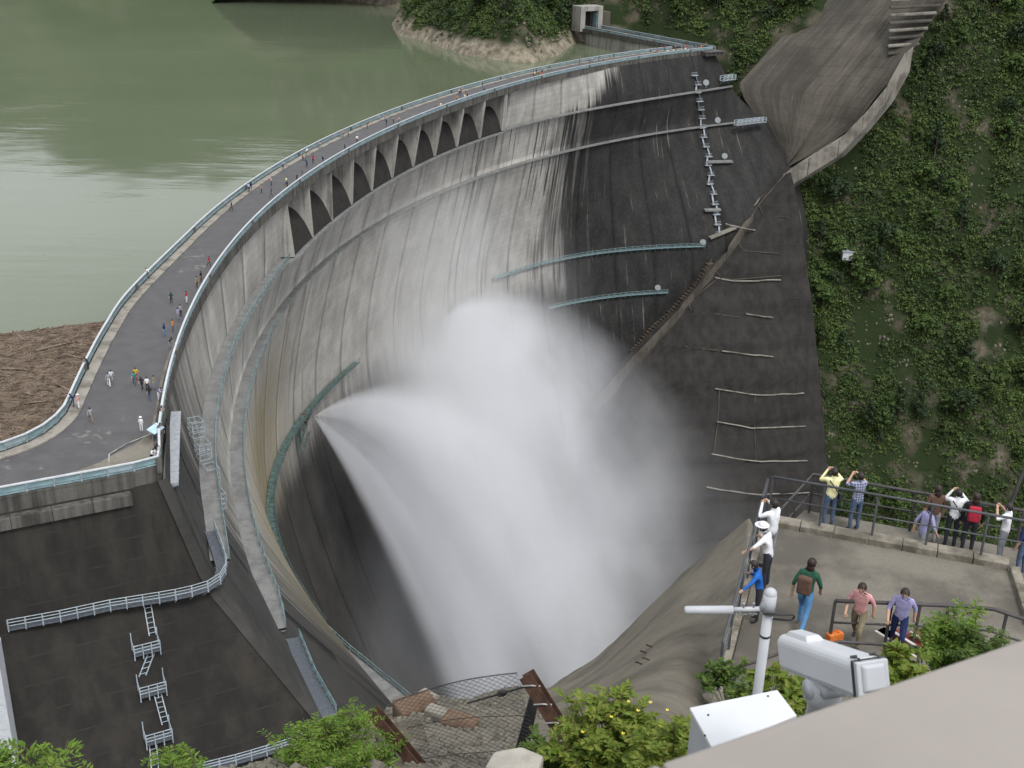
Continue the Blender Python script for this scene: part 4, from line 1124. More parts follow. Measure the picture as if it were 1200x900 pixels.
cst = empty('contact_stair', tuple(on_face(742, 402)[0])); tag(cst, 'rough concrete steps with a rail climbing along the foot of the black face', 'stair')
cpts = [on_face(a, b, 1.6)[0] for a, b in ((736, 410), (748, 396), (760, 384), (775, 368), (790, 352), (804, 338), (816, 322), (826, 304))]
cd_ = densify(cpts, 34)
for k in range(33):
    a, b = Vector(cd_[k]), Vector(cd_[k + 1]); c_ = a.lerp(b, .5)
    mb = MB(); mb.box((c_.x, c_.y, c_.z - 0.8), (2.6, 2.2, 1.7 + 0.5 * (k % 5 == 0)), 0.5); o = mb.build('step', M['ridge_dark']); put_parent(o, cst)
    if k % 3 == 0: mb = MB(); mb.bar(c_ + Vector((0, -1, 0)), c_ + Vector((0, -1, 1.6)), 0.14); o = mb.build('post', M['rust_light']); put_parent(o, cst)
mb = MB(); mb.tube([Vector(p) + Vector((0, -1, 1.55)) for p in cd_], 0.09, 5); o = mb.build('rail', M['rust_light']); put_parent(o, cst)

# tunnel portal at the end of the far wing
pc = FW1 + fn * 3.7 + fd * 1.0
pr = empty('tunnel_portal', (pc[0], pc[1], 0), math.atan2(fd[1], fd[0]) - math.pi / 2); tag(pr, 'small concrete tunnel portal with a dark opening at the far crest end', 'tunnel portal')
for x in (-4.2, 4.2):
    mb = MB(); mb.box((x, 3, 2.6), (2.2, 6, 7.6)); mb.build('jamb', M['light_conc'], pr, bevel=0.05)
mb = MB(); mb.box((0, 3, 7.3), (10.6, 6.04, 1.8)); mb.build('lintel', M['light_conc'], pr, bevel=0.05)
mb = MB(); mb.box((0, 5.4, 3.2), (6.2, 0.3, 6.4)); mb.build('tunnel_dark', M['core'], pr)  # near-black sheet, painted darkness for the unlit depth of the tunnel
mb = MB(); mb.box((2.6, 1.4, 3.0), (0.25, 2.6, 5.6)); mb.build('door', M['rail_teal'], pr)
mb = MB(); mb.box((8.0, 5, 2.4), (6, 5, 6.5)); mb.build('side_wall', M['apron'], pr, bevel=0.1)

# ------------------------------------------------------------------ driftwood against the dam
drift_px = [(-260, 440), (-120, 415), (0, 392), (60, 384), (126, 376), (140, 372), (150, 400), (130, 470), (90, 540), (0, 560), (-260, 640)]
dp = [onz(a, b, LAKE_Z + 0.03) for a, b in drift_px]
def inside(x, y, poly):
    r = np.zeros(np.shape(x), bool); n = len(poly)
    for i in range(n):
        x0, y0 = poly[i][0], poly[i][1]; x1, y1 = poly[(i + 1) % n][0], poly[(i + 1) % n][1]
        c = ((y0 > y) != (y1 > y)) & (x < (x1 - x0) * (y - y0) / (y1 - y0 + 1e-12) + x0); r ^= c
    return r
m_, nt, bs = mat_new('floating_debris'); c = nt.coord()
n1 = nt.noise(c, 1.6, 6, 0.7, sc=(1, 2.2, 1)); n2 = nt.noise(c, 0.12, 4)
nt.put(bs.inputs['Base Color'], nt.mix(nt.ramp(n1, 0.3, 0.7), (0.045, 0.032, 0.024), nt.mix(nt.ramp(n2, 0.4, 0.65), (0.115, 0.082, 0.06), (0.155, 0.12, 0.092))))
bs.inputs['Roughness'].default_value = 0.9
bp = nt.new('ShaderNodeBump'); bp.inputs['Strength'].default_value = 0.8; bp.inputs['Distance'].default_value = 0.2; nt.put(bp.inputs['Height'], n1); nt.put(bs.inputs['Normal'], bp.outputs[0])
M['debris'] = m_
M['wood'] = concrete('bleached_driftwood', (0.20, 0.155, 0.115), (0.07, 0.05, 0.036), 0.45, 0.2, 0.8)
xs = np.array([p.x for p in dp]); ys = np.array([p.y for p in dp])
me = bpy.data.meshes.new('debris_raft'); me.from_pydata([tuple(p) for p in dp], [], [tuple(range(len(dp)))])
raft = link('debris_raft', me, M['debris']); tag(raft, 'brown raft of floating driftwood and bark against the dam', None, None, 'stuff')
NS = 9000
px_ = RNG.uniform(max(xs.min(), -120), xs.max(), NS * 3); py_ = RNG.uniform(ys.min(), ys.max(), NS * 3)
ok = inside(px_, py_, [(p.x, p.y) for p in dp]); px_, py_ = px_[ok][:NS], py_[ok][:NS]; k = len(px_)
L = RNG.gamma(2.0, 0.45, k) + 0.2; w = RNG.uniform(0.03, 0.09, k) * (1 + L * 0.25); an = RNG.normal(0.15, 0.75, k); tz = RNG.uniform(0.0, 0.12, k)
dx, dy = np.cos(an) * L / 2, np.sin(an) * L / 2; ex, ey = -np.sin(an) * w / 2, np.cos(an) * w / 2
b = np.stack([np.stack([px_ + s1 * dx + s2 * ex, py_ + s1 * dy + s2 * ey, LAKE_Z + 0.03 + tz * 0 + (0 if top == 0 else 0.06 + tz + s1 * 0.03)], -1) for top in (0, 1) for s1, s2 in ((-1, -1), (1, -1), (1, 1), (-1, 1))], 1)
F = np.array([(4, 5, 6, 7), (0, 1, 5, 4), (1, 2, 6, 5), (2, 3, 7, 6), (3, 0, 4, 7)])
st = link('driftwood', mesh_np('driftwood', b.reshape(-1, 3), (F[None] + (np.arange(k) * 8)[:, None, None]).reshape(-1, 4)), M['wood']); tag(st, 'loose sticks and branches strewn over the floating raft', None, None, 'stuff')
for k, (a, b_, c_, d_, lab) in enumerate(((42, 411, 90, 400, 'longest bleached log on the driftwood raft'), (2, 432, 36, 434, 'straight pale log at the left edge of the raft'), (66, 450, 84, 460, 'short slanting log in the middle of the raft'), (74, 416, 96, 420, 'dark branch near the railing on the raft'), (28, 461, 38, 463, 'small pale plank floating on the driftwood'), (20, 474, 60, 470, 'thin long branch low on the driftwood raft'))):
    a3, b3 = onz(a, b_, LAKE_Z + 0.22), onz(c_, d_, LAKE_Z + 0.22)
    mid = a3.lerp(b3, 0.5) + Vector((0, 0.15, 0.02))
    mb = MB(); mb.tube([a3, mid, b3], [0.18, 0.16, 0.1], 7)
    if k in (0, 3): mb.tube([mid, mid + Vector((0.8, 0.9, 0.3))], [0.08, 0.03], 5)
    o = mb.build('log', M['wood'], smooth=True); tag(o, lab, 'log', 'logs on the driftwood raft')

# ------------------------------------------------------------------ vegetation
M['leaf_hill'] = leaf_material('hillside_leaves', ((0.021, 0.041, 0.012), (0.050, 0.082, 0.019), (0.09, 0.12, 0.027)), 0.05, 0.15)
M['leaf_tree'] = leaf_material('tree_leaves', ((0.030, 0.060, 0.016), (0.055, 0.095, 0.022), (0.095, 0.135, 0.03)), 0.1, 0.2)
M['leaf_pine'] = leaf_material('dark_tree_leaves', ((0.016, 0.033, 0.014), (0.026, 0.046, 0.018), (0.04, 0.062, 0.02)), 0.1, 0.15)
M['bark'] = simple('bark', (0.06, 0.045, 0.032), 0.9, 0, 0.3, 4.0)
def to_px(P):
    q = np.asarray(P, float) - np.array([0, 0, CAM_H])
    x = q[:, 0]; d = q[:, 1] * math.cos(CAM_TH) - q[:, 2] * math.sin(CAM_TH); u = q[:, 1] * math.sin(CAM_TH) + q[:, 2] * math.cos(CAM_TH)
    x, u = x / d * CAM_F, u / d * CAM_F
    return 600 + _c * x + _s * u, 450 - (-_s * x + _c * u)
def clump(centers, radii, per, leaf, rng, flat=0.75):
    """many small leaf faces spread through lumpy crowns; returns V, F"""
    n = len(centers); tot = int(n * per)
    idx = np.repeat(np.arange(n), per)
    d = rng.normal(size=(tot, 3)); d /= np.linalg.norm(d, axis=1)[:, None]
    d[:, 2] = np.where(d[:, 2] < -0.35, -d[:, 2], d[:, 2])
    r = rng.uniform(0.25, 1.0, tot) ** 0.5
    lump = 0.72 + 0.5 * vnoise(d[:, 0] * 2.1 + idx * 3.7, d[:, 1] * 2.1 + d[:, 2] * 1.7, 5)
    c = centers[idx] + d * (r * lump * radii[idx])[:, None] * np.array([1, 1, flat])
    nrm = d * 0.7 + rng.normal(size=(tot, 3)) * 0.6 + np.array([0, -0.15, 0.45]); nrm /= np.linalg.norm(nrm, axis=1)[:, None]
    t = np.cross(nrm, rng.normal(size=(tot, 3))); t /= np.linalg.norm(t, axis=1)[:, None]; b = np.cross(nrm, t)
    s = (leaf * rng.uniform(0.55, 1.35, tot))[:, None]
    V = np.stack([c - t * s, c - b * s * 0.55, c + t * s, c + b * s * 0.55], 1)
    V[:, 2] += nrm * s * 0.15
    return V.reshape(-1, 3), np.arange(tot * 4).reshape(-1, 4)
# where the hillside carries bushes: in frame, off the concrete, not on the bare rock
rngv = np.random.default_rng(5)
cx_ = rngv.uniform(-75, 300, 26000); cy_ = rngv.uniform(345, 600, 26000)
hz = hill_h(cx_, cy_); pxs, pys = to_px(np.stack([cx_, cy_, hz], 1))
ok = (pxs > 380) & (pxs < 1300) & (pys > -70) & (pys < 690) & (hz > LAKE_Z + 1.5 - 400 * (pxs > 860))
cdist = contour_dist(cx_, cy_)
ok &= ~((pxs < 860) & (cdist < 4.5))
def in_poly(px, py, poly): return inside(px, py, poly)
ok &= ~in_poly(pxs, pys, [(985, -80), (960, 0), (905, 50), (862, 100), (925, 200), (905, 240), (898, 370), (925, 440), (940, 500), (945, 620), (700, 800), (500, 500), (700, 250), (838, 100), (838, 58), (800, 20), (900, -90)][5:12] + [])
ok &= ~in_poly(pxs, pys, [(992, -90), (955, 0), (900, 52), (858, 100), (915, 200), (935, 215), (1010, 165), (1075, 70), (1122, -10), (1140, -90)])
ok &= ~((pxs < 860) & (pys > 82))
ok &= ~in_poly(pxs, pys, [(690, -5), (742, -5), (760, 30), (842, 50), (842, 100), (690, 90)])
patches = [(1012, 392, 26, 62), (1042, 372, 22, 40), (1062, 440, 18, 30), (1150, 215, 20, 48), (1168, 385, 24, 46), (990, 195, 20, 20), (1048, 120, 16, 26), (1128, 130, 12, 60), (972, 520, 10, 50), (1075, 545, 26, 40), (1140, 560, 24, 30), (1178, 300, 14, 30), (1165, 60, 9, 40),
           (600, 48, 40, 20), (545, 52, 50, 14), (470, 22, 16, 20), (590, 8, 12, 12), (775, 22, 14, 18), (840, 22, 14, 20)]
for a, b, ra, rb in patches:
    e = ((pxs - a) / ra) ** 2 + ((pys - b) / rb) ** 2 + (fbm(cx_ * 0.15, cy_ * 0.15, 3, 9) - 0.5) * 2.2
    ok &= ~(e < 0.75)
bare = fbm(cx_ * 0.07, hz * 0.07, 3, 44)
ok &= ~((bare < 0.30) & (pxs > 900))
sel = np.where(ok)[0]
# thin where the ground below the far terrace is bare rock
keep = rngv.uniform(size=len(sel)) < np.where(pys[sel] > 480, 0.5, 1.0)
sel = sel[keep]
print('bushes', len(sel))
big = sel[:240]; small = sel[240:11000]
rad_ = rngv.uniform(0.9, 2.3, len(small)) * np.where(rngv.uniform(size=len(small)) < 0.15, 1.5, 1.0)
cen = np.stack([cx_[small], cy_[small], hz[small] + rad_ * 0.35], 1)
V, F = clump(cen, rad_, 50, 0.50, rngv)
sc_ = link('scrub', mesh_np('scrub', V, F), M['leaf_hill']); tag(sc_, 'dense low green scrub covering the far hillside', None, None, 'stuff')
# a sward of small tufts close to the ground, so that soil shows only in places
tuf = np.where(ok)[0]; tuf = tuf[rngv.integers(0, len(tuf), 36000)]
tx = cx_[tuf] + rngv.normal(0, 1.7, 36000); ty = cy_[tuf] + rngv.normal(0, 1.7, 36000)
V, F = clump(np.stack([tx, ty, hill_h(tx, ty) + 0.2], 1), np.full(36000, 1.1), 11, 0.38, rngv, 0.6)
tf = link('ground_cover', mesh_np('ground_cover', V, F), M['leaf_hill']); tag(tf, 'low grass and creepers between the bushes of the far hillside', None, None, 'stuff')
# trees one can tell apart
def tree_meshes(seed, h, R, conif, leafm):
    rg = np.random.default_rng(seed)
    mb = MB(); mb.tube([(0, 0, -1.0), (0.1, 0.05, h * 0.45), (0.0, 0.1, h * 0.9)], [0.22, 0.16, 0.05], 7)
    cs, rs = [], []
    nb = 12
    for k in range(nb):
        a = k * 2.4 + rg.uniform(-.3, .3); t = (k + 0.5) / nb
        zz = h * (0.3 + 0.65 * t); ln = R * ((1.05 - t) if conif else math.sin(math.pi * (0.25 + 0.7 * t))) * rg.uniform(0.65, 1.0)
        e = (math.cos(a) * ln, math.sin(a) * ln, zz + 0.25 * ln)
        mb.tube([(0, 0, zz - 0.2), (e[0] * .6, e[1] * .6, zz + .1 * ln), e], [0.08, 0.05, 0.02], 5)
        cs.append((e[0] * 0.75, e[1] * 0.75, e[2])); rs.append(R * rg.uniform(0.34, 0.5) * (1 if not conif else 1.05 - 0.6 * t))
    cs.append((0, 0, h * 0.95)); rs.append(R * 0.35)
    V, F = clump(np.array(cs), np.array(rs), 95, 0.33, rg)
    tm = mb.mesh('trunk', (M['bark'],)); cm = mesh_np('crown', V, F); cm.materials.append(leafm)
    return tm, cm
TV = [tree_meshes(31 + k, h, R, cf, lm) for k, (h, R, cf, lm) in enumerate(((5.5, 2.6, False, M['leaf_tree']), (6.5, 2.8, False, M['leaf_hill']), (7.5, 2.2, True, M['leaf_pine']), (5.0, 3.1, False, M['leaf_pine']), (6.0, 2.4, False, M['leaf_tree'])))]
tnames = ('broad light green tree', 'rounded mid green tree', 'narrow dark conifer', 'spreading dark green tree', 'small bright leafy tree')
for k, i in enumerate(big):
    v = int(rngv.integers(0, 5)); tm, cm = TV[v]
    s = rngv.uniform(0.9, 1.75); zone = 'above the lake shore' if pxs[i] < 690 else ('behind the far dam end' if pxs[i] < 960 and pys[i] < 120 else ('on the hillside right of the thrust block' if pys[i] < 330 else 'low on the hillside right of the thrust block'))
    o = empty('hillside_tree', (cx_[i], cy_[i], hz[i]), rngv.uniform(0, 6.28)); o.scale = (s, s, s * rngv.uniform(0.85, 1.15))
    tag(o, '%s standing %s' % (tnames[v], zone), 'tree', '%s trees %s' % (tnames[v].rsplit(' ', 1)[0], zone))
    link('trunk', tm, None, o); link('crown', cm, None, o)
# bare rock outcrops: broken blocks on the cliffs at the shore and on the scars
M['rock'] = concrete('pale_rock', (0.17, 0.15, 0.118), (0.07, 0.062, 0.05), 0.5, 0.4, 0.6, 0.7)
def rock_mesh(seed):
    rg = np.random.default_rng(seed); mb = MB(); mb.ball((0, 0, 0), 1.0, 9, 6)
    v = np.array(mb.v); s = rg.uniform(0.6, 1.15, len(v)); v = v * s[:, None] * np.array([1.1, 0.9, 1.0])
    mb.v = [tuple(k) for k in np.sign(v) * np.abs(v) ** 0.85]; return mb.mesh('rock', (M['rock'],))
RK = [rock_mesh(k) for k in range(5)]
def hit_hill(x, y):
    r = ray(x, y); yy = np.arange(345, 600, 0.8); xx = r.x / r.y * yy; zz = CAM_H + r.z / r.y * yy
    b = np.where(zz < HILL_AT(xx, yy))[0]
    return Vector((xx[b[0]], yy[b[0]], zz[b[0]])) if len(b) else None
_hx = np.arange(-150, 480, 1.0); _hy = np.arange(340, 620, 1.0); _HH = hill_h(*np.meshgrid(_hx, _hy, indexing='ij'))
def HILL_AT(x, y):
    i = np.clip(((x + 150)).astype(int), 0, len(_hx) - 1); j = np.clip((y - 340).astype(int), 0, len(_hy) - 1); return _HH[i, j]
Vr, Fr = [], []; nbv = 0
allr = []
for a, b, ra, rb in patches:
    for k in range(int(14 + ra * rb / 9)):
        for tr in range(6):
            x, y = a + rngv.normal(0, ra * 0.5), b + rngv.normal(0, rb * 0.5)
            # meet the hillside along this ray
            t0 = hit_hill(x, y)
            if t0 is not None: allr.append(t0); break
for k, p in enumerate(allr):
    me = RK[k % 5]; s = rngv.uniform(0.15, 0.6); rz = rngv.uniform(0, 6.28)
    v = np.array([q.co[:] for q in me.vertices]); ca, sa = math.cos(rz), math.sin(rz)
    v = np.c_[v[:, 0] * ca - v[:, 1] * sa, v[:, 0] * sa + v[:, 1] * ca, v[:, 2] * rngv.uniform(0.7, 1.8)] * s + np.array([p.x, p.y, p.z])
    for f in me.polygons:
        fv = list(f.vertices); fv = fv if len(fv) == 4 else fv + [fv[-1]]
        Fr.append(tuple(nbv + q for q in f.vertices))
    Vr.append(v); nbv += len(v)
me = bpy.data.meshes.new('rock_scree'); me.from_pydata(np.concatenate(Vr).tolist(), [], Fr); me.materials.append(M['rock'])
rs = link('rock_scree', me); tag(rs, 'pale broken rock on the bare scars of the far hillside', None, None, 'stuff')
# little white weather hut on the hillside
hp = hit_hill(988, 302)
hut = empty('instrument_hut', (hp.x, hp.y - 4.5, hp.z + 0.6)); tag(hut, 'small white instrument box half hidden in the hillside scrub', 'hut')
mb = MB(); mb.box((0, 0, 1.6), (3.6, 2.4, 3.0)); mb.build('body', M['rail_pale'], hut, bevel=0.1)
mb = MB(); mb.box((0, 0, 3.25), (4.2, 3.0, 0.25)); mb.build('roof', M['rail_grey'], hut)

# ------------------------------------------------------------------ foreground shrubs
def leaf_shape(n_sub=1):
    return None
def shrub(name, base, h, spread, nstem, leaf_len, mat, label, seed, feathery=False, lean=(0, 0), flowers=None, dens=1.0, group=None):
    """stems fork into twigs; each twig carries rows of folded leaves"""
    rg = np.random.default_rng(seed)
    r = empty(name, tuple(base)); tag(r, label, 'shrub', group)
    st = MB(); C, D, S = [], [], []
    for k in range(nstem):
        a = rg.uniform(0, 6.28); out = spread * rg.uniform(0.15, 1.0) ** 0.7
        hh = h * rg.uniform(0.55, 1.0) * (1 - 0.35 * (out / spread) ** 2)
        b0 = Vector((math.cos(a) * out * 0.25, math.sin(a) * out * 0.25, -0.1)); e = Vector((math.cos(a) * out + lean[0], math.sin(a) * out + lean[1], hh))
        mid = b0.lerp(e, 0.5) + Vector((0, 0, hh * 0.12))
        st.tube([b0, mid, e], [0.012 * h, 0.008 * h, 0.003 * h], 5)
        for q in range(int(7 * dens) + 1):
            t = rg.uniform(0.35, 1.0); p = b0.lerp(mid, t * 2) if t < 0.5 else mid.lerp(e, t * 2 - 1)
            ta = rg.uniform(0, 6.28); tl = (0.30 if feathery else 0.22) * h * rg.uniform(0.5, 1.1)
            dr = Vector((math.cos(ta), math.sin(ta), rg.uniform(-0.1, 0.7))).normalized()
            te = p + dr * tl + Vector((0, 0, -0.1 * tl))
            st.tube([p, te], [0.003 * h, 0.0015 * h], 4, False)
            nl = int((9 if feathery else 6))
            for s_ in range(nl):
                w = (s_ + 0.6) / nl; c = p.lerp(te, w)
                sd = dr.cross(Vector((0, 0, 1))).normalized()
                for sg in (-1, 1):
                    dd = (sd * sg * (0.9 if feathery else 0.7) + dr * (0.35 if feathery else 0.7) + Vector((rg.normal(0, .2), rg.normal(0, .2), rg.normal(0.05, .25)))).normalized()
                    C.append(tuple(c)); D.append(tuple(dd)); S.append(leaf_len * rg.uniform(0.6, 1.2) * (1 - 0.4 * w if feathery else 1))
    C, D, S = np.array(C), np.array(D), np.array(S)[:, None]
    up = np.array([0, 0, 1.0]) + rg.normal(0, 0.45, D.shape); sd = np.cross(D, up); sd /= np.linalg.norm(sd, axis=1)[:, None]; nr = np.cross(sd, D)
    wd = 0.17 if feathery else 0.27
    V = np.stack([C, C + D * S * 0.45 + sd * S * wd + nr * S * 0.06, C + D * S - nr * S * 0.12, C + D * S * 0.45 - sd * S * wd + nr * S * 0.06], 1).reshape(-1, 3)
    F = np.arange(len(V)).reshape(-1, 4); F = np.concatenate([F[:, [0, 1, 2]], F[:, [0, 2, 3]]], 1).reshape(-1, 3)
    st.build('stems', M['twig'], r, True)
    link('foliage', mesh_np('foliage', V, F), mat, r)
    if flowers:
        for (fx, fy, fz) in flowers:
            mb = MB()
            for j in range(4):
                a = j * 1.57 + 0.4; mb.add([(0, 0, 0), (0.022 * math.cos(a - .5), 0.022 * math.sin(a - .5), 0.008), (0.03 * math.cos(a), 0.03 * math.sin(a), 0.014), (0.022 * math.cos(a + .5), 0.022 * math.sin(a + .5), 0.008)], [(0, 1, 2, 3)])
            mb.build('flower', M['flower_yellow'] if flowers is not WHITE_FL else M['flower_white'], r, loc=(fx, fy, fz)).scale = (0.65, 0.65, 0.65)
    return r
WHITE_FL = None
M['twig'] = simple('green_brown_twig', (0.09, 0.075, 0.035), 0.8)
M['flower_yellow'] = simple('yellow_petals', (0.75, 0.62, 0.06), 0.6, 0, 0.05)
M['flower_white'] = simple('white_petals', (0.75, 0.75, 0.72), 0.6, 0, 0.05)
M['leaf_lime'] = leaf_material('lime_leaves', ((0.11, 0.17, 0.022), (0.16, 0.22, 0.035), (0.24, 0.25, 0.05)), 1.2, 0.35)
M['leaf_fern'] = leaf_material('fresh_green_leaves', ((0.08, 0.16, 0.02), (0.13, 0.22, 0.03), (0.20, 0.27, 0.05)), 1.2, 0.35)
M['leaf_mid'] = leaf_material('mid_green_leaves', ((0.05, 0.10, 0.018), (0.085, 0.14, 0.025), (0.13, 0.17, 0.04)), 1.2, 0.3)
def place(px, py, y): return ony(px, py, y)
YF = [(-0.05, -0.2, 0.80), (0.12, 0.0, 0.82), (0.2, -0.1, 0.8), (0.33, 0.05, 0.78), (0.5, 0.1, 0.66), (0.4, -0.2, 0.72), (-0.3, -0.2, 0.62), (0.05, -0.35, 0.74)]
shrub('leafy_shrub', place(715, 905, 9.0), 0.80, 0.62, 46, 0.075, M['leaf_lime'], 'wide lime green shrub with yellow flowers at the bottom centre', 3, False, (0, 0), YF, 1.4)
shrub('leafy_shrub', place(640, 925, 9.2), 0.62, 0.34, 22, 0.07, M['leaf_mid'], 'low green shrub beside the rusty fence post', 9, False, (0, 0), None, 1.2)
shrub('leafy_shrub', place(785, 910, 8.4), 0.62, 0.40, 28, 0.07, M['leaf_lime'], 'yellowish shrub just left of the white cabinet', 14, False, (0, 0), None, 1.2)
shrub('feathery_shrub', place(395, 930, 11.0), 1.05, 0.75, 40, 0.10, M['leaf_fern'], 'fresh green feathery shrub below the end of the lower catwalk', 4, True, (0, 0), None, 1.2)
shrub('feathery_shrub', place(455, 935, 11.5), 0.7, 0.4, 18, 0.085, M['leaf_mid'], 'small green shrub at the left fence post', 24, True, (0, 0), None, 1.0)
shrub('feathery_shrub', place(45, 975, 9.5), 1.3, 0.8, 13, 0.14, M['leaf_fern'], 'thin sprawling feathery shrub in the bottom left corner', 6, True, (0, 0), None, 0.9)
shrub('feathery_shrub', place(225, 955, 10.0), 0.85, 0.55, 10, 0.11, M['leaf_fern'], 'few feathery sprigs rising over the bottom edge at left', 8, True, (0, 0), None, 0.8)

# ------------------------------------------------------------------ people
SKIN = simple('skin', (0.42, 0.26, 0.18), 0.55, 0, 0.06)
HAIR = simple('dark_hair', (0.018, 0.014, 0.012), 0.5, 0, 0.2, 20)
HAIR_BR = simple('brown_hair', (0.02, 0.011, 0.008), 0.5, 0, 0.2, 20)
SHOE = simple('dark_shoe', (0.03, 0.03, 0.032), 0.6)
_cm = {}
def cloth(name, col):
    if name not in _cm: _cm[name] = simple('cloth_' + name, col, 0.85, 0, 0.12, 9.0, 0.2, 0.1)
    return _cm[name]
CL = dict(white=(0.62, 0.63, 0.66), cream=(0.66, 0.63, 0.36), blue=(0.02, 0.10, 0.36), plaid=(0.10, 0.12, 0.24), black=(0.02, 0.02, 0.022), red=(0.32, 0.025, 0.045), pink=(0.50, 0.26, 0.26), lavender=(0.26, 0.25, 0.42),
          green=(0.02, 0.07, 0.045), brown=(0.10, 0.06, 0.045), jeans=(0.07, 0.10, 0.16), ljeans=(0.09, 0.22, 0.42), grey=(0.22, 0.23, 0.25), dark=(0.03, 0.032, 0.04), orange=(0.55, 0.16, 0.04), yellow=(0.55, 0.42, 0.05), navy=(0.02, 0.03, 0.09), khaki=(0.2, 0.17, 0.11), teal=(0.05, 0.25, 0.24))
def plaid():
    m_, nt, bs = mat_new('cloth_plaid'); x = nt.sep(nt.coord())
    a = nt.math('LESS_THAN', nt.math('FRACT', nt.math('MULTIPLY', x[0], 14.0)), 0.35); b = nt.math('LESS_THAN', nt.math('FRACT', nt.math('MULTIPLY', x[2], 14.0)), 0.35)
    nt.put(bs.inputs['Base Color'], nt.mix(nt.math('MULTIPLY', nt.math('ADD', a, b), 0.5), (0.06, 0.075, 0.16), (0.33, 0.34, 0.42))); bs.inputs['Roughness'].default_value = 0.85
    return m_
_cm['plaid'] = plaid()
def cl(n): return cloth(n, CL[n])
def body_mesh(pose, sub, mats, short=True):
    """one skinned figure; joints per pose in metres, facing +y"""
    J = {'pel': (0, 0, .94), 'wai': (0, .0, 1.08), 'che': (0, .01, 1.28), 'nek': (0, .0, 1.44), 'nk2': (0, .01, 1.50), 'hd': (0, .03, 1.59), 'top': (0, .02, 1.68),
         'sl': (-.17, 0, 1.39), 'sr': (.17, 0, 1.39), 'el': (-.25, -.02, 1.12), 'er': (.25, -.02, 1.12), 'wl': (-.25, .06, .88), 'wr': (.25, .06, .88),
         'hl': (-.095, 0, .88), 'hr': (.095, 0, .88), 'kl': (-.11, .02, .49), 'kr': (.11, .02, .49), 'al': (-.11, -.02, .09), 'ar': (.11, -.02, .09), 'tl': (-.13, .14, .035), 'tr': (.13, .14, .035)}
    if pose == 'photo': J.update(el=(-.30, .16, 1.30), er=(.30, .16, 1.30), wl=(-.10, .27, 1.53), wr=(.10, .27, 1.53), sl=(-.18, .03, 1.41), sr=(.18, .03, 1.41))
    if pose == 'lean': J.update(wai=(0, .05, 1.07), che=(0, .16, 1.24), nek=(0, .25, 1.36), nk2=(0, .28, 1.41), hd=(0, .34, 1.48), top=(0, .37, 1.57), sl=(-.18, .2, 1.31), sr=(.18, .2, 1.31), el=(-.30, .36, 1.12), er=(.30, .36, 1.12), wl=(-.2, .55, 1.12), wr=(.2, .55, 1.12))
    if pose == 'lean1': J.update(wai=(0, .04, 1.07), che=(0, .10, 1.25), nek=(0, .15, 1.40), nk2=(0, .17, 1.46), hd=(0, .22, 1.54), top=(0, .22, 1.63), sl=(-.18, .1, 1.35), sr=(.18, .12, 1.35), el=(-.36, .24, 1.2), er=(.27, .1, 1.1), wl=(-.5, .38, 1.12), wr=(.16, .28, 1.2))
    if pose == 'walk': J.update(kl=(-.1, .22, .52), al=(-.1, .16, .12), tl=(-.11, .31, .07), kr=(.1, -.08, .5), ar=(.1, -.36, .16), tr=(.11, -.26, .04), wai=(0, .04, 1.07), che=(0, .08, 1.27), nek=(0, .11, 1.42), nk2=(0, .12, 1.48), hd=(0, .16, 1.57), top=(0, .15, 1.66), sl=(-.17, .08, 1.37), sr=(.17, .08, 1.37), el=(-.27, -.04, 1.12), er=(.27, .10, 1.12), wl=(-.28, -.06, .89), wr=(.25, .24, .92))
    bones = [('pel', 'wai', 't'), ('wai', 'che', 't'), ('che', 'nek', 't'), ('nek', 'nk2', 's'), ('nk2', 'hd', 's'), ('hd', 'top', 's'), ('che', 'sl', 't'), ('che', 'sr', 't'), ('sl', 'el', 'u'), ('sr', 'er', 'u'), ('el', 'wl', 'f'), ('er', 'wr', 'f'),
             ('pel', 'hl', 'p'), ('pel', 'hr', 'p'), ('hl', 'kl', 'p'), ('hr', 'kr', 'p'), ('kl', 'al', 'p'), ('kr', 'ar', 'p'), ('al', 'tl', 'b'), ('ar', 'tr', 'b')]
    for s_, a in (('l', 'w'), ('r', 'w')):
        w = Vector(J['w' + s_]); e = Vector(J['e' + s_]); J['p' + s_] = tuple(w + (w - e).normalized() * 0.075); bones.append(('w' + s_, 'p' + s_, 'h'))
    R = dict(pel=(.155, .115), wai=(.13, .10), che=(.16, .115), nek=(.075, .075), nk2=(.05, .052), hd=(.078, .092), top=(.055, .06), sl=(.068, .07), sr=(.068, .07), el=(.046, .046), er=(.046, .046), wl=(.029, .033), wr=(.029, .033), hl=(.095, .10), hr=(.095, .10),
             kl=(.062, .065), kr=(.062, .065), al=(.042, .046), ar=(.042, .046), tl=(.04, .03), tr=(.04, .03), pl=(.036, .02), pr=(.036, .02))
    names = list(J); ix = {n: i for i, n in enumerate(names)}
    me = bpy.data.meshes.new('person_body'); me.from_pydata([J[n] for n in names], [(ix[a], ix[b]) for a, b, _ in bones], [])
    o = bpy.data.objects.new('tmp', me); COL.objects.link(o)
    o.modifiers.new('skin', 'SKIN')
    for n in names:
        v = me.skin_vertices[0].data[ix[n]]; v.radius = R[n]; v.use_root = n == 'pel'
    if sub: sm = o.modifiers.new('sub', 'SUBSURF'); sm.levels = sub; sm.render_levels = sub
    dg = bpy.context.evaluated_depsgraph_get(); dg.update()
    res = bpy.data.meshes.new_from_object(o.evaluated_get(dg))
    bpy.data.objects.remove(o); bpy.data.meshes.remove(me)
    # parts of the body by nearest bone
    seg = [(np.array(J[a]), np.array(J[b]), k, (R[a][0] + R[b][0]) / 2) for a, b, k in bones]
    n = len(res.polygons); cen = np.zeros(n * 3); res.polygons.foreach_get('center', cen); cen = cen.reshape(-1, 3)
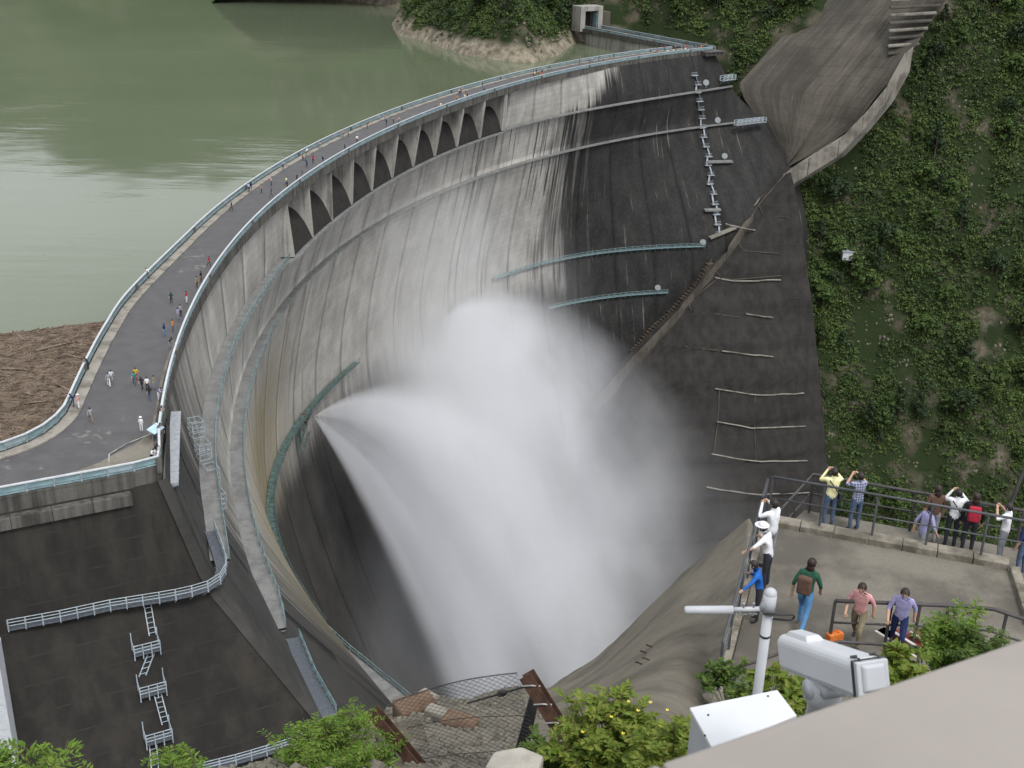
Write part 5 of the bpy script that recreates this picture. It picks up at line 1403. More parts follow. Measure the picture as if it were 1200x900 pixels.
    best = np.full(n, 1e9); kind = np.zeros(n, int); code = dict(s=0, t=1, u=1, f=0 if short else 1, h=0, p=2, b=3)
    for a, b, k, r_ in seg:
        d = b - a; t = np.clip(((cen - a) @ d) / (d @ d), 0, 1); dist = np.linalg.norm(cen - a - t[:, None] * d, axis=1) / r_
        up = dist < best; best[up] = dist[up]; kind[up] = code[k]
    for m_ in mats: res.materials.append(m_)
    res.polygons.foreach_set('material_index', kind.astype(np.int32)); res.polygons.foreach_set('use_smooth', [True] * n)
    res.update()
    return res, J
def hands(J, parent):
    """five bent fingers on each palm"""
    for s_ in 'lr':
        w = Vector(J['w' + s_]); p = Vector(J['p' + s_]); d = (p - w).normalized(); sd = d.cross(Vector((0, 0, 1)))
        sd = sd.normalized() if sd.length > .1 else Vector((1, 0, 0)); nr = sd.cross(d)
        mb = MB()
        for k, (o_, l) in enumerate(((-.027, .062), (-.009, .075), (.009, .072), (.026, .056))):
            a = p + sd * o_ - d * 0.01; mb.tube([a, a + d * l * .5 - nr * .006, a + d * l * .85 - nr * .03], [.0095, .0085, .0065], 6)
        a = w + d * 0.03 + sd * (.03 if s_ == 'l' else -.03); mb.tube([a, a + d * .03 + sd * (.025 if s_ == 'l' else -.025), a + d * .06 + sd * (.03 if s_ == 'l' else -.03)], [.011, .01, .007], 6)
        mb.build('hand', SKIN, parent, True)
def head_bits(J, parent, hair=HAIR, long=False, hat=None):
    h = Vector(J['hd']) + Vector((0, 0, .012)); mb = MB(); mb.ball((0, 0, 0), 0.108, 14, 10, (0.92, 1.05, 1.12))
    keep = []
    for f in mb.f:
        c = sum((Vector(mb.v[i]) for i in f), Vector()) / len(f)
        if c.z > 0.045 or (c.y < 0.03 and c.z > -0.06) or c.y < -0.05: keep.append(f)
    mb.f = keep; mb.mi = [0] * len(keep)
    if long: mb.ball((0, -0.06, -0.12), 0.10, 10, 7, (0.95, 0.6, 1.3))
    mb.build('hair', hair, parent, True, loc=h)
    fb = MB(); fb.ball((0, .105, -.012), .016, 6, 5, (0.8, 1.2, 1.4)); fb.ball((-.09, .0, -.01), .02, 6, 5, (.5, 1, 1.6)); fb.ball((.09, .0, -.01), .02, 6, 5, (.5, 1, 1.6)); fb.ball((0, .092, -.055), .02, 6, 5, (1.2, .4, .3))
    fb.build('face', SKIN, parent, True, loc=h)
    eb = MB(); eb.ball((-.032, .09, .012), .012, 6, 5, (1.3, .6, .7)); eb.ball((.032, .09, .012), .012, 6, 5, (1.3, .6, .7)); eb.build('eyes', HAIR, parent, True, loc=h)
    if hat:
        hb = MB(); hb.ball((0, 0, .05), .118, 12, 8, (1, 1.05, .8)); hb.tube([(0, .02, .05), (0, .02, .06)], [.17, .16], 14); hb.build('hat', hat, parent, True, loc=h)
def person(loc, face_deg, pose, top, legs, label, h=1.7, short=True, hair=HAIR, long=False, hat=None, bag=None, phone=False, strap=None, group=None):
    r = empty('person', tuple(loc), math.radians(face_deg)); k = h / 1.7; r.scale = (k, k, k); tag(r, label, 'person', group)
    me, J = body_mesh(pose, 2, (SKIN, cl(top), cl(legs), SHOE), short)
    bo = link('body', me, None, r); head_bits(J, bo, hair, long, hat); hands(J, bo)
    if bag: mb = MB(); mb.box((0, -0.2, 1.22), (.3, .16, .42)); mb.build('backpack', cl(bag), r, bevel=0.05)
    if strap: mb = MB(); mb.tube([(-.14, -.1, 1.42), (0.02, -.16, 1.22), (.17, -.1, 1.0)], 0.018, 5); mb.box((.2, -.06, .95), (.07, .2, .16)); mb.build('shoulder_bag', cl(strap), r)
    if phone:
        c = (Vector(J['pl']) + Vector(J['pr'])) / 2; mb = MB(); mb.box((c.x, c.y + .03, c.z + .03), (.13, .03, .08)); mb.build('handheld_camera', cl('dark'), r, bevel=0.006)
    return r

# visitors on the crest: sixteen pixels tall at most, so shared coarse figures
CREST_ME = {}
def small_person(loc, deg, pose, top, legs, label, group, h=1.68, hat=None):
    key = (pose, top, legs)
    if key not in CREST_ME: CREST_ME[key] = body_mesh(pose, 1, (SKIN, cl(top), cl(legs), SHOE), True)
    me, J = CREST_ME[key]
    r = empty('person', tuple(loc), math.radians(deg)); k = h / 1.7; r.scale = (k, k, k); tag(r, label, 'person', group)
    bo = link('body', me, None, r)
    hk = 'hairmesh' + pose
    if hk not in CREST_ME:
        mb = MB(); c = J['hd']; mb.ball((c[0], c[1] - .015, c[2] + .03), .105, 10, 7, (.95, 1.0, 1.05)); CREST_ME[hk] = mb.mesh('hair', (HAIR,), True)
    link('hair', CREST_ME[hk], None, bo)
    if hat: mb = MB(); c = J['hd']; mb.tube([(c[0], c[1], c[2] + .07), (c[0], c[1], c[2] + .1), (c[0], c[1], c[2] + .17)], [.19, .12, .09], 10); mb.build('hat', cl(hat), r, True)
    return r
GN = 'visitors near the crest corner'
for (px, py, deg, pose, top, legs, lab, hat) in (
        (87, 476, 100, 'lean', 'navy', 'jeans', 'visitor in navy leaning on the lake railing above the driftwood', None),
        (93, 478, 80, 'stand', 'pink', 'white', 'visitor in pink beside the lake railing near the driftwood', 'white'),
        (128, 452, 20, 'walk', 'grey', 'white', 'visitor in grey walking alone in the middle of the road', None),
        (131, 448, 200, 'walk', 'white', 'grey', 'visitor in white just beside the grey walker on the road', None),
        (107, 494, 30, 'walk', 'grey', 'khaki', 'visitor in pale grey on the road bend near the footway', None),
        (160, 445, 180, 'walk', 'yellow', 'red', 'visitor in a yellow top and red trousers on the road', None),
        (158, 450, 200, 'walk', 'teal', 'jeans', 'child in teal walking next to the yellow visitor', None),
        (167, 456, 170, 'walk', 'dark', 'dark', 'visitor all in black behind the yellow one', None),
        (173, 457, 190, 'stand', 'white', 'dark', 'visitor in a white top between two dark ones', None),
        (176, 468, 10, 'walk', 'black', 'jeans', 'dark dressed visitor walking towards the corner pavement', None),
        (181, 455, 260, 'stand', 'khaki', 'grey', 'visitor in khaki standing on the edge of the kerb', None),
        (186, 468, 270, 'lean', 'lavender', 'white', 'visitor in lavender leaning on the valley railing', None),
        (166, 505, 350, 'stand', 'white', 'white', 'visitor in white with a dark bag on the corner pavement', 'white'),
        (187, 490, 270, 'lean', 'brown', 'dark', 'visitor in brown at the valley railing above the corner', None),
        (185, 511, 275, 'lean', 'brown', 'ljeans', 'visitor in blue trousers next to the information board', None),
        (182, 535, 265, 'lean', 'black', 'white', 'visitor in black bending over the very corner railing', None),
        (178, 541, 250, 'lean', 'white', 'dark', 'visitor in white crouching at the corner railing', None),
        (193, 393, 250, 'stand', 'navy', 'ljeans', 'visitor in dark blue on the road beside the orange one', None),
        (203, 388, 270, 'stand', 'orange', 'jeans', 'visitor in bright orange by the valley railing', None),
        (199, 408, 265, 'lean', 'dark', 'grey', 'dark visitor leaning on the railing below the orange one', None),
        (209, 374, 260, 'stand', 'lavender', 'grey', 'visitor in lilac at the valley railing', None),
        (212, 370, 240, 'stand', 'grey', 'dark', 'visitor in grey next to the lilac one at the railing', None),
        (219, 354, 260, 'stand', 'red', 'white', 'visitor in red and white at the valley railing', None),
        (201, 355, 200, 'walk', 'green', 'dark', 'visitor in green walking alone along the road', None),
        (231, 336, 250, 'stand', 'khaki', 'brown', 'visitor in khaki at the railing, left one of a pair', None),
        (236, 330, 250, 'stand', 'black', 'brown', 'visitor in black at the railing, right one of a pair', None),
        (245, 312, 240, 'walk', 'red', 'dark', 'visitor in dark red walking past the railing', None),
        (175, 325, 110, 'lean', 'white', 'khaki', 'lone visitor in white leaning on the lake railing', None),
        (104, 432, 100, 'lean', 'dark', 'dark', 'lone dark visitor at the lake railing below the pier bays', None)):
    small_person(onz(px, py + 1, 0.13 if 'pavement' in lab or 'railing' in lab or 'kerb' in lab else 0.005), deg, pose, top, legs, lab, GN, 1.66, hat)
# farther along the crest: a few pixels each
rp = np.random.default_rng(3)
tops = ['white', 'red', 'navy', 'grey', 'orange', 'black', 'pink', 'lavender', 'cream', 'green']; bots = ['dark', 'jeans', 'khaki']
dn_in = offset(DN, 1.4)
def crest_spot(s, lat): return polar(float(ph_of(s)), float(crest_r(float(ph_of(s)))) + lat)
zones = [(238, 262, 10, 'on the road beside the first pier bays'), (176, 232, 16, 'on the road over the middle pier bays'), (110, 172, 12, 'on the road past the last pier bay'), (46, 104, 18, 'on the pale far stretch of the crest road'), (-2, 30, 24, 'in the crowd at the far crest corner')]
seen = {}
for a, b, n, where in zones:
    for k in range(n):
        s = rp.uniform(a, b); lat = rp.choice([0.9, 1.3, 2.2, 3.5, 5.0, 6.3, 7.2]); x, y = crest_spot(s, lat)
        t = tops[int(rp.integers(0, len(tops)))]; l = bots[int(rp.integers(0, 3))]
        lab = 'tiny visitor in a %s top %s' % (t, where)
        small_person((x, y, 0.15 if lat > 6.9 else 0.005 if lat > 1 else 0.13), rp.uniform(0, 360), ['stand', 'walk', 'lean'][int(rp.integers(0, 3))] if lat > 1 else 'stand', t, l, lab, 'tiny %s visitors %s' % (t, where), rp.uniform(1.5, 1.75))

# ------------------------------------------------------------------ lower viewing terrace
ZD = 38.5
M['terrace'] = concrete('terrace_concrete', (0.155, 0.142, 0.117), (0.075, 0.069, 0.058), 0.5, 0.0, 0.55, 0.3, 0.0, 14)
M['terrace_kerb'] = concrete('terrace_kerb_concrete', (0.22, 0.20, 0.165), (0.09, 0.08, 0.062), 0.5, 0.1, 1.6, 0.5, 0.35, 9)
M['slope_conc'] = concrete('shotcrete', (0.16, 0.148, 0.12), (0.08, 0.074, 0.062), 0.45, 0.2, 0.35, 0.7, 0.3, 5)
M['dark_rail'] = simple('dark_brown_rail_paint', (0.045, 0.042, 0.042), 0.5, 0, 0.2, 3)
M['grey_rail'] = simple('grey_rail_paint', (0.06, 0.063, 0.07), 0.5, 0, 0.15, 3)
def pz(px, py, z=ZD): return onz(px, py, z)
kb_l, kb_r = pz(898, 616), pz(1182, 669)          # back kerb, inner edge
kl_b = pz(846, 818)                                # near end of the left kerb
kr_e = pz(1202, 735)
ter = MB()
poly = [kb_l, kb_r, kr_e, pz(1260, 775), pz(1250, 905), pz(1000, 905), pz(842, 840)]
dl_ = (kl_b - kb_l).normalized(); dr_ = (kb_r - kb_l).normalized()
ter.prism([(p.x, p.y) for p in poly], ZD - 0.5, ZD)
to = ter.build('terrace', M['terrace']); to['kind'] = 'structure'
def kerb_stones(a, b, w, h, side, n, name='kerb_stone'):
    d = (b - a).normalized(); nn = Vector((d.y, -d.x, 0)) * side
    for k in range(n):
        p, q = a.lerp(b, (k + .01) / n), a.lerp(b, (k + .99) / n); j = random.uniform(-.015, .015)
        mb = MB(); mb.hexa([(p.x, p.y, ZD - .6), (q.x, q.y, ZD - .6), (q.x + nn.x * w, q.y + nn.y * w, ZD - .6), (p.x + nn.x * w, p.y + nn.y * w, ZD - .6)],
                           [(p.x, p.y, ZD + h + j), (q.x, q.y, ZD + h + j), (q.x + nn.x * w, q.y + nn.y * w, ZD + h + j), (p.x + nn.x * w, p.y + nn.y * w, ZD + h + j)])
        o = mb.build(name, M['terrace_kerb'], bevel=0.02); put_parent(o, to)
kerb_stones(kb_l, kb_r, 0.38, 0.16, -1, 7)
kerb_stones(kb_r, kr_e, 0.22, 0.16, -1, 3)
kerb_stones(kb_l, kl_b, 0.24, 0.12, 1, 9)
# lower walk beyond the back kerb
nb = Vector((-dr_.y, dr_.x, 0)); nb = nb if nb.y > 0 else -nb
wz_ = ZD - 0.95
wa, wb_ = kb_l + nb * 0.38 - dr_ * 0.1, kb_r + nb * 0.38 + dr_ * 3
lw = MB(); lw.prism([(wa.x, wa.y), (wb_.x, wb_.y), ((wb_ + nb * 2.6).x, (wb_ + nb * 2.6).y), ((wa + nb * 2.6 + dr_ * .8).x, (wa + nb * 2.6 + dr_ * .8).y)], wz_ - .4, wz_)
lo_ = lw.build('lower_walk', M['terrace']); lo_['kind'] = 'structure'
def fence_rail(name, pts, h, label, mat, nposts, rails=(0.5, 1.0), r=0.028, pr=0.024, glass=None):
    e = empty(name, tuple(pts[0])); tag(e, label, 'railing')
    for f in rails:
        mb = MB(); mb.tube([p + Vector((0, 0, h * f)) for p in pts], r * (1.25 if f == rails[-1] else 0.75), 8); o = mb.build('top_rail' if f == rails[-1] else 'lower_rail', mat, smooth=True); put_parent(o, e)
    d = densify(pts, nposts)
    for k in d:
        mb = MB(); mb.bar(Vector(k), Vector(k) + Vector((0, 0, h)), pr * 2); o = mb.build('post', mat); put_parent(o, e)
    return e
kz = Vector((0, 0, 0.16))
fence_rail('terrace_railing', [kb_l + nb * .2 + kz, kb_r + nb * .2 + kz + dr_ * 0.6], 1.1, 'grey metal railing along the back kerb of the terrace', M['grey_rail'], 6, (0.48, 1.0), 0.026, 0.022)
nl = Vector((dl_.y, -dl_.x, 0)); nl = nl if nl.x < 0 else -nl
fence_rail('terrace_railing', [kb_l + nl * .1 + kz, kl_b + nl * .1 + kz], 1.1, 'grey metal railing along the left edge of the terrace', M['grey_rail'], 6, (0.48, 1.0), 0.026, 0.022)
f2a, f2b = wa + nb * 2.5 + dr_ * .9 + Vector((0, 0, wz_ - wa.z)), wb_ + nb * 2.5 + Vector((0, 0, wz_ - wb_.z))
wa0 = Vector((wa.x, wa.y, wz_)) + dr_ * 0.3
fence_rail('walk_railing', [wa0, f2a, f2b], 1.15, 'dark railing on the outer side of the lower walk', M['dark_rail'], 9, (0.5, 1.0), 0.034, 0.028)
mb = MB(); q = pz(1186, 640, wz_); mb.tube([q + nb * 2.2, q + nb * 2.2 + Vector((0.75, .3, 4.0))], 0.05, 6); o = mb.build('lamp_pole', M['dark_rail']); tag(o, 'slanting dark pole at the right edge behind the lower walk', 'pole')
# stair down from the terrace
M['stair_red'] = simple('faded_red_paint', (0.22, 0.05, 0.04), 0.7, 0, 0.25, 4)
M['nosing'] = simple('white_nosing_paint', (0.5, 0.49, 0.46), 0.6, 0, 0.1)
stp = empty('red_stair', tuple(pz(1040, 770, ZD - 1.2))); tag(stp, 'faded red stair with white nosings behind the camera housing', 'stair')
for k in range(6):
    zt = ZD - 0.14 * k + 0.42
    p = pz(1112 - k * 21, 752 + 5 - k * 0.8, zt); d = Vector((0.55, -0.83, 0)); s2 = Vector((0.83, 0.55, 0))
    mb = MB(); mb.hexa([p + d * a + s2 * b + Vector((0, 0, -.3)) for a, b in ((-.55, 0), (.55, 0), (.55, .3), (-.55, .3))], [p + d * a + s2 * b for a, b in ((-.55, 0), (.55, 0), (.55, .3), (-.55, .3))])
    o = mb.build('step', M['stair_red'], bevel=0.008); put_parent(o, stp)
    mb = MB(); mb.hexa([p + d * a + s2 * b + Vector((0, 0, -.02)) for a, b in ((-.55, -.01), (.55, -.01), (.55, .05), (-.55, .05))], [p + d * a + s2 * b + Vector((0, 0, .006)) for a, b in ((-.55, -.01), (.55, -.01), (.55, .05), (-.55, .05))])
    o = mb.build('nosing', M['nosing']); put_parent(o, stp)
rt_ = [pz(a, b, ZD + 1.05) - Vector((0, 0, 1.05)) for a, b in ((979, 704), (1026, 706), (1074, 708), (1140, 711), (1165, 714), (1215, 730))]
fence_rail('stair_railing', rt_, 1.05, 'dark brown railing round the stair well on the terrace', M['dark_rail'], 8, (0.5, 1.0), 0.034, 0.026)
rt2 = [pz(a, b, ZD + 0.9) - Vector((0, 0, 0.9)) for a, b in ((862, 783), (915, 765), (985, 752), (1075, 758), (1076, 775))]
fence_rail('stair_railing', rt2, 0.9, 'low dark handrail behind the light pole and camera housing', M['dark_rail'], 5, (1.0,), 0.026, 0.02)
# near end of the terrace: rough concrete edge
for k, (a, b, y_, s_) in enumerate(((852, 838, 15.5, .35), (900, 845, 14.8, .45), (838, 820, 16.6, .3))):
    p = ony(a, b, y_); me = RK[k]; o = link('boulder', me.copy(), None, None, tuple(p), (0.3, 0.2, k), (s_, s_ * .8, s_ * .5)); o.data.materials.clear(); o.data.materials.append(M['slope_conc'])
    tag(o, ('grey boulder at the near end of the left terrace kerb', 'grey boulder behind the light pole foot', 'small boulder on the slope beside the terrace')[k], 'boulder')

# visitors on the terrace
kerb_in = pz(897, 640)
def deckp(px, py, z=ZD): return onz(px, py, z)
person(deckp(899, 664), 40, 'photo', 'white', 'grey', 'man in a white shirt photographing at the terrace corner', 1.74, False, phone=True)
person(deckp(896, 690), 60, 'lean1', 'white', 'dark', 'visitor in a white top and white hat leaning over the left rail', 1.66, True, hat=cl('white'))
person(deckp(886, 728), 75, 'lean1', 'blue', 'dark', 'boy in a bright blue jacket holding the left terrace rail', 1.5, False, strap=None)
person(deckp(938, 738), -30, 'walk', 'green', 'ljeans', 'long-haired visitor in dark green and light jeans striding across the terrace', 1.68, True, HAIR_BR, True, bag='brown')
def walkp(px, off_):
    # a spot on the lower walk, off_ metres beyond the kerb, under this image column
    best = None
    for t in np.linspace(-1, 16, 700):
        p = Vector((wa.x, wa.y, wz_)) + dr_ * t + nb * off_
        X_, Y_ = to_px(np.array([[p.x, p.y, p.z + 1.0]])); d_ = abs(X_[0] - px)
        if best is None or d_ < best[0]: best = (d_, p)
    return best[1]
person(walkp(975, 1.9), 5, 'photo', 'cream', 'jeans', 'visitor in a pale yellow shirt with arms raised on the lower walk', 1.7, False, strap='dark')
person(walkp(1005, 1.95), 15, 'photo', 'plaid', 'jeans', 'visitor in a blue plaid shirt beside the pale yellow one', 1.68, True)
person(walkp(1096, 2.0), 0, 'stand', 'brown', 'grey', 'brown dressed visitor with dark hair on the lower walk', 1.66, True, HAIR_BR, True)
person(walkp(1083, 0.9), -70, 'walk', 'lavender', 'grey', 'visitor in lavender passing between the two railings', 1.64, True)
person(walkp(1119, 2.0), -8, 'photo', 'white', 'dark', 'visitor in white with a dark shoulder strap on the lower walk', 1.66, False, strap='dark')
person(walkp(1140, 1.9), -15, 'stand', 'black', 'dark', 'visitor in black with a red backpack on the lower walk', 1.68, False, HAIR_BR, True, bag='red')
person(walkp(1178, 1.7), 50, 'photo', 'white', 'grey', 'visitor in a white tee photographing near the right edge', 1.66, True, phone=True)
person(walkp(1203, 1.2), 30, 'stand', 'navy', 'jeans', 'visitor in dark blue half cut by the right edge', 1.68, True)
person(onz(1001, 757, ZD - 0.05), 150, 'walk', 'pink', 'khaki', 'visitor in dusty pink on the red stair', 1.62, True, HAIR_BR)
person(onz(1048, 764, ZD - 0.05), 160, 'walk', 'lavender', 'navy', 'visitor in lavender on the red stair', 1.64, True)
mb = MB(); p = onz(978, 747, ZD + .14); mb.box(tuple(p), (.34, .16, .22), .4); mb.tube([p + Vector((-.1, 0, .1)), p + Vector((0, 0, .2)), p + Vector((.1, 0, .1))], .014, 6); o = mb.build('orange_bag', cl('orange'), bevel=.04); tag(o, 'orange bag showing just above the camera housing', 'bag')

# ------------------------------------------------------------------ near things below the viewpoint
WHITE = simple('white_powder_coat', (0.50, 0.515, 0.54), 0.4, 0, 0.04, 2.0)
WHITE2 = simple('light_grey_plastic', (0.37, 0.385, 0.41), 0.45, 0, 0.05, 2.0)
DARK = simple('dark_plastic', (0.03, 0.03, 0.033), 0.5)
# light pole with a tubular sensor arm
pole_t = ony(902, 703, 6.6)
pl = empty('sensor_pole', (pole_t.x, pole_t.y, pole_t.z - 2.0)); tag(pl, 'white pole with a horizontal tube arm in front of the terrace', 'pole')
mb = MB(); mb.tube([(0, 0, 0), (0, 0, 2.0)], 0.033, 16); mb.build('mast', WHITE2, pl, True)
mb = MB(); mb.tube([(0, 0, 1.9), (0, 0, 2.045)], 0.043, 16); mb.ball((0, 0, 2.045), 0.043, 14, 8); mb.build('cap', WHITE2, pl, True)
for zz in (1.72, 1.2):
    mb = MB(); mb.tube([(0, 0, zz), (0, 0, zz + .015)], 0.0355, 16); mb.build('band', DARK, pl, True)
aL = ony(802, 715, 6.6) - Vector((pole_t.x, pole_t.y, pole_t.z - 2.0)); aM = ony(859, 714.5, 6.6) - Vector((pole_t.x, pole_t.y, pole_t.z - 2.0)); aR = ony(893, 713.5, 6.6) - Vector((pole_t.x, pole_t.y, pole_t.z - 2.0))
mb = MB(); mb.tube([aL, aL.lerp(aM, .04), aM], [0.022, 0.0275, 0.0275], 16); mb.build('sensor_tube', WHITE2, pl, True)
mb = MB(); mb.tube([aM, aR], 0.017, 12); mb.tube([aR, Vector((0, 0, 2.02))], 0.026, 12); mb.build('arm', WHITE2, pl, True)
mb = MB()
for w in (0.35, 0.7): c = aM.lerp(aR, w); mb.tube([c + Vector((0, 0, -.05)), c + Vector((0, 0, .045))], .009, 8); mb.tube([c + Vector((-.03, 0, -.035)), c + Vector((.03, 0, -.035))], .007, 8)
mb.build('clamp', simple('zinc', (0.35, 0.36, 0.37), 0.35, 0.7), pl)
mb = MB(); mb.tube([aR + Vector((0, -.05, -.005)), Vector((.08, -.06, 1.93)), Vector((.15, -.05, 1.925)), Vector((.165, -.04, 1.9)), Vector((.14, -.04, 1.875)), Vector((.03, -.03, 1.875))], .007, 8); mb.build('cable', DARK, pl, True)
# surveillance camera housing on its turntable
c0 = ony(928, 760, 4.75); c1 = ony(1018, 792, 4.15); ax = (c1 - c0); LEN = ax.length; ax.normalize()
rzc = math.atan2(ax.y, ax.x); pit = math.asin(ax.z)
cc = c0.lerp(c1, 0.5)
cv = empty('camera_housing', tuple(cc)); cv.rotation_euler = (0, -pit, rzc); tag(cv, 'white weatherproof surveillance camera housing above the sloping parapet', 'camera')
W_, H_ = 0.155, 0.15
prof = [(-W_ / 2, -H_ / 2), (W_ / 2, -H_ / 2), (W_ / 2, H_ * .32), (W_ * .36, H_ / 2), (-W_ * .36, H_ / 2), (-W_ / 2, H_ * .32)]
mb = MB(); n = len(prof); vs = [(-LEN / 2, a, b) for a, b in prof] + [(LEN / 2, a, b) for a, b in prof]
mb.add(vs, [tuple(range(n - 1, -1, -1)), tuple(range(n, 2 * n))] + [(i, (i + 1) % n, n + (i + 1) % n, n + i) for i in range(n)]); mb.build('shell', WHITE, cv, bevel=0.014)
mb = MB(); a, b, z0, z1 = LEN * .22, W_ * .30, H_ * .5, H_ * .5 + .022
mb.hexa([(-LEN * .3 - a * .75, -b, z0 - .004), (-LEN * .3 + a * .75, -b, z0 - .004), (-LEN * .3 + a * .75, b, z0 - .004), (-LEN * .3 - a * .75, b, z0 - .004)], [(-LEN * .3 - a * .55, -b * .7, z1), (-LEN * .3 + a * .55, -b * .7, z1), (-LEN * .3 + a * .55, b * .7, z1), (-LEN * .3 - a * .55, b * .7, z1)]); mb.build('roof_box', WHITE, cv, bevel=0.006)
mb = MB(); mb.box((LEN / 2 + .006, 0, -.002), (.012, W_ + .008, H_ + .006)); mb.build('door_seal', DARK, cv, bevel=0.008)
mb = MB(); mb.box((LEN / 2 + .025, 0, -.002), (.028, W_ * .96, H_ * .96)); mb.hexa([(LEN / 2 + .039, -W_ * .36, -H_ * .4), (LEN / 2 + .039, W_ * .36, -H_ * .4), (LEN / 2 + .039, W_ * .36, H_ * .4), (LEN / 2 + .039, -W_ * .36, H_ * .4)], [(LEN / 2 + .055, -W_ * .28, -H_ * .32), (LEN / 2 + .055, W_ * .28, -H_ * .32), (LEN / 2 + .055, W_ * .28, H_ * .32), (LEN / 2 + .055, -W_ * .28, H_ * .32)]); rdoor = mb.build('rear_door', WHITE2, cv, bevel=0.006)
for y in (-.045, .045):
    mb = MB(); mb.tube([(LEN / 2 - .03, y - .014, H_ / 2 + .006), (LEN / 2 - .03, y + .014, H_ / 2 + .006)], .006, 8); mb.tube([(LEN / 2 - .03, y, H_ / 2 + .006), (LEN / 2 + .02, y, H_ / 2 + .004), (LEN / 2 + .034, y, H_ / 2 - .03)], .0035, 8); mb.build('latch', DARK, rdoor)
mb = MB(); mb.box((0, 0, -H_ / 2 - .008), (LEN * .86, W_ * .8, .016)); mb.build('base_plate', WHITE2, cv, bevel=0.004)
ped = MB(); ped.tube([(0, 0, -.55), (0, 0, -.22), (0, 0, -.2), (0, 0, -.105)], [.062, .062, .085, .085], 18)
ped.box((0, 0, -.1), (.2, .11, .05), 0.0); ped.tube([(0, -.085, -.14), (0, .085, -.14)], .045, 14)
pd = ped.build('turntable', WHITE2, cv, True); pd.rotation_euler = (0, pit, 0)
# cabinet
zc_ = ony(868, 836, 5.3).z
q = [onz(a, b, zc_) for a, b in ((808, 829), (911, 808), (934, 838), (836, 879))]
cb = empty('cabinet', tuple((q[0] + q[1] + q[2] + q[3]) / 4 - Vector((0, 0, .5)))); tag(cb, 'white steel cabinet with a sloping lid at the foot of the pole', 'cabinet')
cen_ = (q[0] + q[1] + q[2] + q[3]) / 4; loc = lambda p, z, s=1.0: ((p.x - cen_.x) * s, (p.y - cen_.y) * s, z)
mb = MB(); mb.hexa([loc(p, -.3, .96) for p in (q[0], q[3], q[2], q[1])], [loc(p, .47, .96) for p in (q[0], q[3], q[2], q[1])]); mb.build('body', WHITE2, cb, bevel=0.006)
mb = MB(); mb.hexa([loc(p, .475) for p in (q[0], q[3], q[2], q[1])], [loc(p, .50) for p in (q[0], q[3], q[2], q[1])]); mb.build('lid', WHITE, cb, bevel=0.005)
for (a, b) in ((830, 838), (900, 816), (826, 862)):
    p = onz(a, b, zc_ + .001); mb = MB(); mb.tube([(p.x - cen_.x, p.y - cen_.y, .499), (p.x - cen_.x, p.y - cen_.y, .505)], .006, 8); mb.build('screw', DARK, cb)
# sloping parapet cap right in front of the viewer
ZP = 51.80
M['parapet'] = simple('beige_coated_metal', (0.225, 0.205, 0.187), 0.6, 0, 0.09, 1.1, 0.06)
pe = [onz(775, 893, ZP), onz(1200, 748, ZP)]; pd_ = (pe[1] - pe[0]).normalized(); pn = Vector((pd_.y, -pd_.x, 0)); pn = pn if pn.y < 0 else -pn
pa = empty('parapet', tuple(pe[0] - Vector((0, 0, .9)))); tag(pa, 'smooth beige parapet cap cutting across the lower right corner', 'parapet')
for (s0, s1) in ((-1.1, -0.006), (0.0, 2.6)):
    a, b = pe[0] + pd_ * s0, pe[0] + pd_ * s1
    mb = MB(); mb.hexa([(v.x, v.y, ZP - .07) for v in (a, b, b + pn * .5, a + pn * .5)], [(v.x, v.y, ZP) for v in (a, b, b + pn * .5, a + pn * .5)]); o = mb.build('cap', M['parapet'], bevel=0.006); put_parent(o, pa)
a, b = pe[0] + pd_ * -1.1 + pn * .06, pe[0] + pd_ * 2.6 + pn * .06
mb = MB(); mb.hexa([(v.x, v.y, ZP - 2.2) for v in (a, b, b + pn * .3, a + pn * .3)], [(v.x, v.y, ZP - .072) for v in (a, b, b + pn * .3, a + pn * .3)]); o = mb.build('wall', M['light_conc']); put_parent(o, pa)

# shrub between stair and parapet, weeds by the pole
WHITE_FL = [(0.0, -.25, .52), (.12, -.3, .5), (.06, -.28, .47), (.2, -.28, .55)]
shrub('feathery_shrub', ony(1112, 800, 8.6), 0.72, 0.36, 26, 0.085, M['leaf_fern'], 'bright feathery shrub with white flowers above the parapet', 12, True, (0, 0), WHITE_FL, 1.1)
shrub('feathery_shrub', ony(1150, 790, 8.2), 0.42, 0.30, 16, 0.07, M['leaf_mid'], 'lower green shrub at the right end of the stair', 15, True, (0, 0), None, 1.0)
shrub('weed_clump', ony(915, 830, 7.2), 0.32, 0.26, 18, 0.075, M['leaf_lime'], 'yellow green weeds between the pole and the camera housing', 17, False, (0, 0), None, 0.9)
shrub('weed_clump', ony(855, 815, 9.5), 0.35, 0.35, 16, 0.07, M['leaf_mid'], 'weeds at the near end of the terrace kerb', 19, False, (0, 0), None, 0.8)
shrub('weed_clump', ony(1052, 800, 7.0), 0.30, 0.22, 14, 0.07, M['leaf_lime'], 'yellowish weeds right of the camera housing', 29, False, (0, 0), None, 0.9)

